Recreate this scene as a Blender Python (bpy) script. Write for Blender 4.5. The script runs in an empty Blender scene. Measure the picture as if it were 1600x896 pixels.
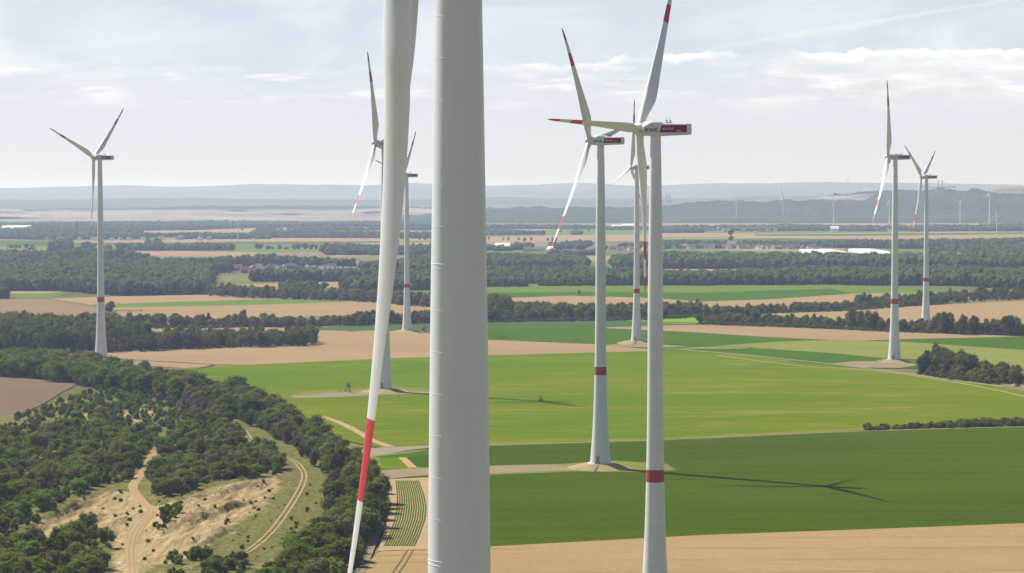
import bpy, bmesh, math, random
import numpy as np
from mathutils import Vector, Matrix, noise

R = random.Random(11)
NP = np.random.RandomState(5)
SC = bpy.context.scene
COL = SC.collection
F, CX, CY, YH, CAMZ = 4000.0, 800.0, 448.0, 302.0, 122.0
PITCH = math.atan((CY - YH) / F)

# ---------------------------------------------------------------- camera
cd = bpy.data.cameras.new('camera')
cam = bpy.data.objects.new('camera', cd)
COL.objects.link(cam)
cam.location = (0, 0, CAMZ)
cam.rotation_euler = (math.pi / 2 - PITCH, math.radians(0.03), 0)
cd.sensor_width = 36.0
cd.lens = 36.0 * F / 1600.0
cd.clip_start = 1.0
cd.clip_end = 200000.0
SC.camera = cam
CP, SP = math.cos(PITCH), math.sin(PITCH)


def ray(px, py):
    x = (px - CX) / F
    y = (CY - py) / F
    return (x, CP + y * SP, -SP + y * CP)


def G(px, py, z=0.0):
    """ground point seen at a place of the photograph"""
    d = ray(px, py)
    t = (z - CAMZ) / d[2]
    return (d[0] * t, d[1] * t)


def Z(px, py, Y):
    """height of a point at distance Y seen at row py"""
    d = ray(px, py)
    return CAMZ + d[2] * Y / d[1]


def X(px, Y):
    return (px - CX) / F * Y / CP


def to_px(x, y, z):
    dz = z - CAMZ
    fw = y * CP - dz * SP
    up = y * SP + dz * CP
    return CX + F * x / fw, CY - F * up / fw, F / fw


# ---------------------------------------------------------------- materials
class NT:
    def __init__(s, name):
        s.m = bpy.data.materials.new(name)
        s.m.use_nodes = True
        s.t = s.m.node_tree
        s.t.nodes.clear()
        s.out = s.n('ShaderNodeOutputMaterial')

    def n(s, kind, **kw):
        nd = s.t.nodes.new(kind)
        for k, v in kw.items():
            if k.startswith('i_'):
                nd.inputs[k[2:].replace('_', ' ')].default_value = v
            else:
                setattr(nd, k, v)
        return nd

    def l(s, a, b):
        s.t.links.new(a, b)

    def math(s, op, a, b=0.0, c=None, clamp=False):
        nd = s.n('ShaderNodeMath', operation=op, use_clamp=clamp)
        for i, v in enumerate((a, b, c)):
            if v is None:
                continue
            if isinstance(v, (int, float)):
                nd.inputs[i].default_value = v
            else:
                s.l(v, nd.inputs[i])
        return nd.outputs[0]

    def mix(s, f, a, b, mode='MIX'):
        nd = s.n('ShaderNodeMix', data_type='RGBA', blend_type=mode)
        for i, v in ((0, f), (6, a), (7, b)):
            if isinstance(v, (int, float)):
                nd.inputs[i].default_value = v
            elif isinstance(v, tuple):
                nd.inputs[i].default_value = (v[0], v[1], v[2], 1)
            else:
                s.l(v, nd.inputs[i])
        return nd.outputs[2]

    def ramp(s, v, lo, hi):
        nd = s.n('ShaderNodeMapRange', interpolation_type='SMOOTHSTEP')
        s.l(v, nd.inputs[0])
        nd.inputs[1].default_value = lo
        nd.inputs[2].default_value = hi
        return nd.outputs[0]

    def coords(s, rot=0.0, scale=(1, 1, 1), kind='Object'):
        tc = s.n('ShaderNodeTexCoord')
        mp = s.n('ShaderNodeMapping')
        mp.inputs['Rotation'].default_value = (0, 0, rot)
        mp.inputs['Scale'].default_value = scale
        s.l(tc.outputs[kind], mp.inputs[0])
        return mp.outputs[0]

    def noise(s, vec, scale, detail=4.0, rough=0.55, dist=0.0):
        nd = s.n('ShaderNodeTexNoise')
        nd.inputs['Scale'].default_value = scale
        nd.inputs['Detail'].default_value = detail
        nd.inputs['Roughness'].default_value = rough
        nd.inputs['Distortion'].default_value = dist
        if vec is not None:
            s.l(vec, nd.inputs['Vector'])
        return nd.outputs[0]

    def surf(s, color, rough=0.9, spec=0.2, bump=None, bump_d=0.1, strength=0.5, **kw):
        p = s.n('ShaderNodeBsdfPrincipled')
        if isinstance(color, tuple):
            p.inputs['Base Color'].default_value = (*color, 1)
        else:
            s.l(color, p.inputs['Base Color'])
        p.inputs['Roughness'].default_value = rough
        p.inputs['Specular IOR Level'].default_value = spec
        for k, v in kw.items():
            p.inputs[k.replace('_', ' ')].default_value = v
        if bump is not None:
            b = s.n('ShaderNodeBump')
            b.inputs['Strength'].default_value = strength
            b.inputs['Distance'].default_value = bump_d
            s.l(bump, b.inputs['Height'])
            s.l(b.outputs[0], p.inputs['Normal'])
        s.l(p.outputs[0], s.out.inputs[0])
        return p


MATS = {}


def field_mat(name, c1, c2, rot=0.05, streak=0.16, mott=0.02, rows=0.0, rowgap=3.0, grain=0.25, c3=None, c3amt=0.5, rough=0.95, tram=0.0, tramgap=20.0):
    """ground crop: two tones in streaks along the rows, soft patches, fine grain"""
    m = NT(name)
    v = m.coords(rot, (0.12, 1, 1))
    v2 = m.coords(rot, (0.35, 1, 1))
    v3 = m.coords(0.0)
    st = m.ramp(m.noise(v, streak * 1.7, 6, 0.68), 0.36, 0.64)
    pt = m.ramp(m.noise(v2, mott, 4, 0.55), 0.36, 0.64)
    gr = m.noise(v3, 0.9, 3, 0.7)
    f = m.math('ADD', m.math('MULTIPLY', st, 0.5), m.math('MULTIPLY', pt, 0.5))
    c = m.mix(f, c1, c2)
    if c3 is not None:
        k = m.ramp(m.noise(v2, mott * 2.3, 5, 0.65, 0.4), 0.52, 0.70)
        c = m.mix(m.math('MULTIPLY', k, c3amt), c, c3)
    if rows > 0:
        w = m.n('ShaderNodeTexWave', wave_type='BANDS', bands_direction='Y')
        w.inputs['Scale'].default_value = 0.314 / rowgap
        w.inputs['Distortion'].default_value = 0.6
        w.inputs['Detail'].default_value = 1.0
        w.inputs['Detail Scale'].default_value = 0.3
        m.l(m.coords(rot), w.inputs['Vector'])
        c = m.mix(m.math('MULTIPLY', w.outputs['Fac'], rows), c, tuple(x * 0.55 for x in c1))
    if tram > 0:
        tc = m.n('ShaderNodeTexCoord')
        mp = m.n('ShaderNodeMapping')
        mp.inputs['Rotation'].default_value = (0, 0, rot)
        m.l(tc.outputs['Object'], mp.inputs[0])
        sp = m.n('ShaderNodeSeparateXYZ')
        m.l(mp.outputs[0], sp.inputs[0])
        wob = m.math('MULTIPLY', m.noise(m.coords(0, (.006, .006, 1)), 1.0, 2), 14.0)
        fr = m.math('FRACT', m.math('DIVIDE', m.math('ADD', sp.outputs[1], wob), tramgap))
        d1 = m.math('LESS_THAN', m.math('ABSOLUTE', m.math('SUBTRACT', fr, .45)), .35 / tramgap * 2)
        d2 = m.math('LESS_THAN', m.math('ABSOLUTE', m.math('SUBTRACT', fr, .45 + 2.4 / tramgap)), .35 / tramgap * 2)
        k2 = m.math('MULTIPLY', m.math('MAXIMUM', d1, d2), m.math('MULTIPLY', m.ramp(m.noise(v2, .05, 3), .35, .6), tram))
        c = m.mix(k2, c, tuple(x * .45 for x in c1))
    g = m.math('ADD', m.math('MULTIPLY', m.math('SUBTRACT', gr, 0.5), grain * 2.0), 1.0)
    cc = m.n('ShaderNodeVectorMath', operation='SCALE')
    m.l(c, cc.inputs[0])
    m.l(g, cc.inputs[3])
    m.surf(cc.outputs[0], rough, 0.0)
    MATS[name] = m.m
    return m.m


def paint_mat(name, color, rough=0.45, spec=0.4, dirt=0.06, rings=False):
    m = NT(name)
    v = m.coords(0, (1, 1, 0.12))
    k = m.ramp(m.noise(v, 0.9, 5, 0.6), 0.4, 0.75)
    c = m.mix(m.math('MULTIPLY', k, dirt * 2.5), color, tuple(x * 0.72 for x in color))
    if rings:
        tc = m.n('ShaderNodeTexCoord')
        sp = m.n('ShaderNodeSeparateXYZ')
        m.l(tc.outputs['Object'], sp.inputs[0])
        z = m.math('FRACT', m.math('DIVIDE', sp.outputs[2], 3.72))
        line = m.math('LESS_THAN', z, 0.035)
        low = m.math('LESS_THAN', sp.outputs[2], 88.8)
        seg = m.math('FLOOR', m.math('DIVIDE', sp.outputs[2], 3.72))
        wn = m.n('ShaderNodeTexWhiteNoise', noise_dimensions='1D')
        m.l(seg, wn.inputs['W'])
        c = m.mix(m.math('MULTIPLY', m.math('MULTIPLY', line, low), 0.28), c, tuple(x * 0.45 for x in color))
        c = m.mix(m.math('MULTIPLY', m.math('MULTIPLY', wn.outputs[0], low), 0.12), c, tuple(x * 0.7 for x in color))
    m.surf(c, rough, spec)
    MATS[name] = m.m
    return m.m


def plain_mat(name, color, rough=0.7, spec=0.3, vary=0.15, scale=0.6, **kw):
    m = NT(name)
    k = m.noise(m.coords(), scale, 4, 0.6)
    c = m.mix(m.math('MULTIPLY', k, vary * 2), color, tuple(x * 0.6 for x in color))
    m.surf(c, rough, spec, **kw)
    MATS[name] = m.m
    return m.m


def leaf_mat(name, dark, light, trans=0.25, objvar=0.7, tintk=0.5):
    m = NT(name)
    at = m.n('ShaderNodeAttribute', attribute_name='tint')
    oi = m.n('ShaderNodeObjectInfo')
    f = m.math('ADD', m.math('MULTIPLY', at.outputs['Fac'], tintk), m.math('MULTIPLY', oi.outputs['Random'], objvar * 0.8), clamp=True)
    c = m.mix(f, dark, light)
    hs = m.n('ShaderNodeHueSaturation')
    m.l(c, hs.inputs['Color'])
    m.l(m.math('ADD', m.math('MULTIPLY', oi.outputs['Random'], 0.06), 0.468), hs.inputs['Hue'])
    d = m.n('ShaderNodeBsdfDiffuse')
    t = m.n('ShaderNodeBsdfTranslucent')
    m.l(hs.outputs[0], d.inputs[0])
    m.l(hs.outputs[0], t.inputs[0])
    mx = m.n('ShaderNodeMixShader')
    mx.inputs[0].default_value = trans
    m.l(d.outputs[0], mx.inputs[1])
    m.l(t.outputs[0], mx.inputs[2])
    m.l(mx.outputs[0], m.out.inputs[0])
    MATS[name] = m.m
    return m.m


TAN1, TAN2 = (0.315, 0.218, 0.122), (0.258, 0.176, 0.096)
field_mat('stubble', TAN1, TAN2, 0.03, 0.12, 0.008, grain=0.2, tram=.3, tramgap=24)
field_mat('stubble_rows', TAN1, (0.3060, 0.2115, 0.1094), 0.10, 0.22, 0.01, rows=0.35, rowgap=7.0, grain=0.22)
field_mat('stubble_near', (0.3326, 0.2308, 0.1087), (0.2693, 0.1863, 0.0854), -0.03, 0.30, 0.012, rows=0.12, rowgap=2.6, grain=0.3, tram=.5, tramgap=27)
field_mat('brown_field', (0.2370, 0.1681, 0.0950), (0.1952, 0.1389, 0.0775), 0.02, 0.1, 0.006, grain=0.15, tram=.35, tramgap=24)
field_mat('ripe_grain', (0.3060, 0.2167, 0.1148), (0.2550, 0.1785, 0.0918), 0.0, 0.1, 0.01, grain=0.15)
field_mat('meadow', (0.0741, 0.1340, 0.0028), (0.1387, 0.1620, 0.0063), 0.04, 0.12, 0.013, grain=0.4, c3=(0.215, 0.195, 0.045), c3amt=0.6, tram=.35, tramgap=16)
field_mat('meadow_fresh', (0.0684, 0.1380, 0.0028), (0.1092, 0.1600, 0.0045), 0.05, 0.12, 0.012, grain=0.35, c3=(0.1615, 0.1750, 0.0105), c3amt=0.6, tram=.3, tramgap=16)
field_mat('beet', (0.0399, 0.0760, 0.0010), (0.0627, 0.0980, 0.0017), 0.03, 0.30, 0.012, rows=0.3, rowgap=3.2, grain=0.4, tram=.45, tramgap=27)
field_mat('beet_blue', (0.0510, 0.0952, 0.0269), (0.0646, 0.1054, 0.0318), 0.0, 0.2, 0.01, grain=0.2)
field_mat('green_dark', (0.0456, 0.1002, 0.0025), (0.0578, 0.1140, 0.0032), 0.0, 0.2, 0.01, grain=0.25, tram=.35, tramgap=24)
field_mat('green_pale', (0.1603, 0.1812, 0.0384), (0.1882, 0.1986, 0.0474), -0.1, 0.08, 0.01, grain=0.15, tram=.2, tramgap=24)
field_mat('green_bright', (0.1300, 0.2534, 0.0043), (0.1505, 0.2693, 0.0052), 0.0, 0.2, 0.02, grain=0.15)
field_mat('green_mid', (0.0903, 0.1555, 0.0170), (0.1120, 0.1707, 0.0202), 0.0, 0.12, 0.01, grain=0.15)
field_mat('turf', (0.1292, 0.1520, 0.0273), (0.1824, 0.1800, 0.0420), 0.1, 0.15, 0.02, grain=0.35, c3=(0.2508, 0.2080, 0.0588), c3amt=0.5)
field_mat('plain_land', (0.20, 0.17, 0.08), (0.075, 0.10, 0.03), 0.0, 0.004, 0.0012, grain=0.2)
field_mat('purple_soil', (0.1692, 0.1188, 0.0826), (0.1440, 0.1044, 0.0704), 0.5, 0.12, 0.02, grain=0.3, c3=(0.1296, 0.1368, 0.0490), c3amt=0.45)
field_mat('gravel', (0.2530, 0.2061, 0.1339), (0.2150, 0.1708, 0.1071), 0.0, 0.2, 0.04, grain=0.35, c3=(0.1518, 0.1414, 0.0491), c3amt=0.5)
field_mat('asphalt', (0.2644, 0.2257, 0.1642), (0.2277, 0.1915, 0.1422), 0.0, 0.2, 0.05, grain=0.15)
field_mat('farm_lane', (0.2295, 0.1889, 0.1242), (0.1989, 0.1639, 0.1026), 0.0, 0.3, 0.08, grain=0.25)
field_mat('sandy_track', (0.3724, 0.2691, 0.1499), (0.3157, 0.2236, 0.1242), 0.9, 0.4, 0.05, grain=0.3)
field_mat('mound_earth', (0.34, 0.255, 0.14), (0.28, 0.23, 0.10), 0.3, 0.3, 0.08, grain=0.4, c3=(0.20, 0.21, 0.07), c3amt=0.6)
field_mat('quarry', (0.37, 0.32, 0.26), (0.14, 0.13, 0.12), 0.0, 0.012, 0.0035, grain=0.1, c3=(0.06, 0.07, 0.065), c3amt=0.9)
field_mat('hill_wood', (0.030, 0.050, 0.020), (0.052, 0.074, 0.030), 0.0, 0.018, 0.0024, grain=0.5, c3=(0.09, 0.105, 0.045), c3amt=0.5)
field_mat('far_land', (0.085, 0.105, 0.06), (0.055, 0.075, 0.045), 0.0, 0.002, 0.0004, grain=0.2, c3=(0.26, 0.22, 0.16), c3amt=0.5)
field_mat('crop_row', (0.050, 0.092, 0.008), (0.070, 0.115, 0.012), 0.0, 0.5, 0.1, grain=0.3)
field_mat('wheel_mark', (0.20, 0.155, 0.07), (0.16, 0.13, 0.06), 0.0, 0.4, 0.1, grain=0.3)

paint_mat('tower_paint', (0.71, 0.73, 0.755), 0.42, 0.35, 0.10, rings=True)
paint_mat('tower_paint_smooth', (0.74, 0.76, 0.785), 0.40, 0.35, 0.07)
paint_mat('blade_paint', (0.76, 0.77, 0.78), 0.38, 0.35, 0.05)
paint_mat('red_paint', (0.60, 0.055, 0.075), 0.45, 0.3, 0.08)
paint_mat('band_paint', (0.42, 0.055, 0.06), 0.55, 0.2, 0.12)
paint_mat('nacelle_paint', (0.66, 0.67, 0.69), 0.5, 0.25, 0.06)
paint_mat('crimson_panel', (0.24, 0.004, 0.055), 0.6, 0.15, 0.04)
paint_mat('logo_blue', (0.012, 0.05, 0.22), 0.5, 0.3, 0.02)
paint_mat('logo_white', (0.80, 0.78, 0.78), 0.5, 0.3, 0.02)
paint_mat('far_white', (0.80, 0.80, 0.80), 0.5, 0.3, 0.02)
plain_mat('dark_metal', (0.035, 0.037, 0.04), 0.5)
plain_mat('grey_metal', (0.28, 0.29, 0.30), 0.45)
plain_mat('concrete', (0.50, 0.48, 0.45), 0.85)
plain_mat('timber', (0.20, 0.13, 0.085), 0.85)
plain_mat('timber_dark', (0.055, 0.045, 0.04), 0.85)
plain_mat('bark', (0.10, 0.075, 0.055), 0.95, 0.1)
plain_mat('house_wall', (0.50, 0.47, 0.43), 0.85)
plain_mat('brick_wall', (0.30, 0.16, 0.11), 0.9)
plain_mat('roof_slate', (0.12, 0.115, 0.125), 0.8)
plain_mat('roof_tile', (0.20, 0.105, 0.08), 0.85)
plain_mat('sheet_roof', (0.80, 0.80, 0.78), 0.5, 0.4, 0.05)
plain_mat('car_silver', (0.55, 0.57, 0.60), 0.25, 0.6, 0.03)
plain_mat('car_dark', (0.045, 0.055, 0.09), 0.25, 0.6, 0.03)
plain_mat('glass_dark', (0.02, 0.025, 0.03), 0.08, 0.7, 0.02)
plain_mat('rubber', (0.02, 0.02, 0.02), 0.9)

LEAVES = {
    'leaf_belt': ((0.034, 0.058, 0.009), (0.200, 0.250, 0.022), .46),
    'leaf_hedge': ((0.036, 0.054, 0.010), (0.205, 0.228, 0.040), .45),
    'leaf_shrub': ((0.062, 0.092, 0.013), (0.240, 0.285, 0.042), .46),
    'leaf_olive': ((0.070, 0.078, 0.024), (0.230, 0.225, 0.085), .4),
    'leaf_bright': ((0.11, 0.17, 0.015), (0.19, 0.27, 0.025), .34),
    'leaf_conifer': ((0.014, 0.028, 0.010), (0.035, 0.055, 0.020), .1),
    'leaf_dry': ((0.125, 0.098, 0.078), (0.25, 0.195, 0.155), .25),
    'leaf_far': ((0.022, 0.038, 0.007), (0.120, 0.148, 0.028), .25)}
for k_, (d_, l_, t_) in LEAVES.items():
    leaf_mat(k_, d_, l_, t_)
    leaf_mat(k_ + '_mass', d_, l_, t_, 0.0, 1.0)

# ---------------------------------------------------------------- mesh helpers


def tag(o, label=None, cat=None, group=None, kind=None):
    if label:
        o['label'] = label
    if cat:
        o['category'] = cat
    if group:
        o['group'] = group
    if kind:
        o['kind'] = kind
    return o


def np_mesh(name, verts, faces, nper, mat, smooth=False, tint=None):
    """faces: flat int array of nper-gons"""
    me = bpy.data.meshes.new(name)
    verts = np.asarray(verts, dtype=np.float32)
    faces = np.asarray(faces, dtype=np.int32).reshape(-1)
    nf = len(faces) // nper
    me.vertices.add(len(verts))
    me.vertices.foreach_set('co', verts.reshape(-1))
    me.loops.add(len(faces))
    me.loops.foreach_set('vertex_index', faces)
    me.polygons.add(nf)
    me.polygons.foreach_set('loop_start', np.arange(nf, dtype=np.int32) * nper)
    if smooth:
        me.polygons.foreach_set('use_smooth', np.ones(nf, dtype=bool))
    me.update(calc_edges=True)
    if tint is not None:
        a = me.attributes.new('tint', 'FLOAT', 'POINT')
        a.data.foreach_set('value', np.asarray(tint, dtype=np.float32))
    me.materials.append(MATS[mat])
    return me


def link(name, me, parent=None, loc=None):
    o = bpy.data.objects.new(name, me)
    COL.objects.link(o)
    if parent is not None:
        o.parent = parent
    if loc is not None:
        o.location = loc
    return o


def empty(name, loc, rz=0.0, scale=1.0):
    o = bpy.data.objects.new(name, None)
    COL.objects.link(o)
    o.location = loc
    o.rotation_euler = (0, 0, rz)
    o.scale = (scale,) * 3
    o.empty_display_size = 1.0
    return o


def bm_obj(name, bm, mat, parent=None, smooth=False, mats=None):
    me = bpy.data.meshes.new(name)
    bmesh.ops.recalc_face_normals(bm, faces=bm.faces)
    bm.to_mesh(me)
    bm.free()
    for mm in (mats or [mat]):
        me.materials.append(MATS[mm])
    if smooth:
        for p in me.polygons:
            p.use_smooth = True
    return link(name, me, parent)


def bm_box(bm, c, s, rot=None):
    vs = []
    for dx in (-.5, .5):
        for dy in (-.5, .5):
            for dz in (-.5, .5):
                v = Vector((dx * s[0], dy * s[1], dz * s[2]))
                if rot is not None:
                    v = rot @ v
                vs.append(bm.verts.new(v + Vector(c)))
    for f in ((0, 1, 3, 2), (4, 6, 7, 5), (0, 4, 5, 1), (2, 3, 7, 6), (0, 2, 6, 4), (1, 5, 7, 3)):
        bm.faces.new([vs[i] for i in f])
    return vs


def bm_tube(bm, p0, p1, r0, r1=None, n=10, caps=True):
    r1 = r0 if r1 is None else r1
    p0, p1 = Vector(p0), Vector(p1)
    ax = (p1 - p0).normalized()
    a = ax.orthogonal().normalized()
    b = ax.cross(a)
    r = []
    for p, q in ((p0, r0), (p1, r1)):
        r.append([bm.verts.new(p + (a * math.cos(2 * math.pi * i / n) + b * math.sin(2 * math.pi * i / n)) * q) for i in range(n)])
    for i in range(n):
        j = (i + 1) % n
        bm.faces.new((r[0][i], r[0][j], r[1][j], r[1][i]))
    if caps:
        bm.faces.new(r[0][::-1])
        bm.faces.new(r[1])


def bm_lathe(bm, prof, n=32, cap=True):
    rings = []
    for (r, z) in prof:
        rings.append([bm.verts.new((r * math.cos(2 * math.pi * i / n), r * math.sin(2 * math.pi * i / n), z)) for i in range(n)])
    for k in range(len(rings) - 1):
        for i in range(n):
            j = (i + 1) % n
            bm.faces.new((rings[k][i], rings[k][j], rings[k + 1][j], rings[k + 1][i]))
    if cap:
        bm.faces.new(rings[0][::-1])
        bm.faces.new(rings[-1])


# ---------------------------------------------------------------- sheets of land
LAYER = [0.02]


def sheet(name, pts, mat, label, cat='field', z=None):
    if z is None:
        LAYER[0] += 0.008
        z = LAYER[0]
    bm = bmesh.new()
    # edges slightly uneven, as field margins are
    out = []
    n = len(pts)
    for i in range(n):
        a, b = G(*pts[i]), G(*pts[(i + 1) % n])
        L = math.hypot(b[0] - a[0], b[1] - a[1])
        k = max(1, min(24, int(L / 25)))
        dist = 0.5 * (a[1] + b[1])
        amp = min(1.2, 0.004 * L) * (0.5 if dist < 1300 else 1.0)
        for j in range(k):
            t = j / k
            jx = (R.random() - .5) * amp if j else 0
            jy = (R.random() - .5) * amp if j else 0
            out.append((a[0] + (b[0] - a[0]) * t + jx, a[1] + (b[1] - a[1]) * t + jy))
    vs = [bm.verts.new((x, y, z)) for x, y in out]
    f = bm.faces.new(vs)
    bmesh.ops.triangulate(bm, faces=[f])
    o = bm_obj(name, bm, mat)
    for p in o.data.polygons:
        if p.normal.z < 0:
            p.flip()
    tag(o, label, cat, kind='structure')
    return o


def strip(name, pts, width, mat, label, cat='road', z=None, hf=None, wobble=0.0, off=0.0, step=6.0):
    """a lane of real width along a line traced on the ground"""
    if z is None:
        LAYER[0] += 0.008
        z = LAYER[0]
    P = [Vector(G(*p)) for p in pts]
    # Catmull-Rom resample
    Q = []
    for i in range(len(P) - 1):
        p0, p1, p2, p3 = P[max(i - 1, 0)], P[i], P[i + 1], P[min(i + 2, len(P) - 1)]
        k = max(2, int((p2 - p1).length / step))
        for j in range(k):
            t = j / k
            Q.append(0.5 * ((2 * p1) + (p2 - p0) * t + (2 * p0 - 5 * p1 + 4 * p2 - p3) * t * t + (3 * p1 - p0 - 3 * p2 + p3) * t ** 3))
    Q.append(P[-1])
    bm = bmesh.new()
    prev = None
    for i, q in enumerate(Q):
        d = (Q[min(i + 1, len(Q) - 1)] - Q[max(i - 1, 0)]).normalized()
        nrm = Vector((-d.y, d.x))
        w = width * (1 + wobble * (noise.noise((i * 0.7, width, 3.0))))
        row = []
        for s in (-.5, -.17, .17, .5):
            p = q + nrm * (w * s + off)
            row.append(bm.verts.new((p.x, p.y, z + (hf(p.x, p.y) if hf else 0.0))))
        if prev:
            for a in range(3):
                bm.faces.new((prev[a], prev[a + 1], row[a + 1], row[a]))
        prev = row
    o = bm_obj(name, bm, mat, smooth=True)
    me = o.data
    if sum(p.normal.z for p in me.polygons) < 0:
        me.flip_normals()
    tag(o, label, cat, kind='structure')
    return o


# base ground to the horizon
gb = bmesh.new()
gv = [gb.verts.new(p) for p in ((-42000, -2500, 0), (42000, -2500, 0), (42000, 41000, 0), (-42000, 41000, 0))]
gb.faces.new(gv)
tag(bm_obj('ground', gb, 'plain_land'), 'wide flat farmland plain reaching to the hazy hills', 'ground', kind='structure')

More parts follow.
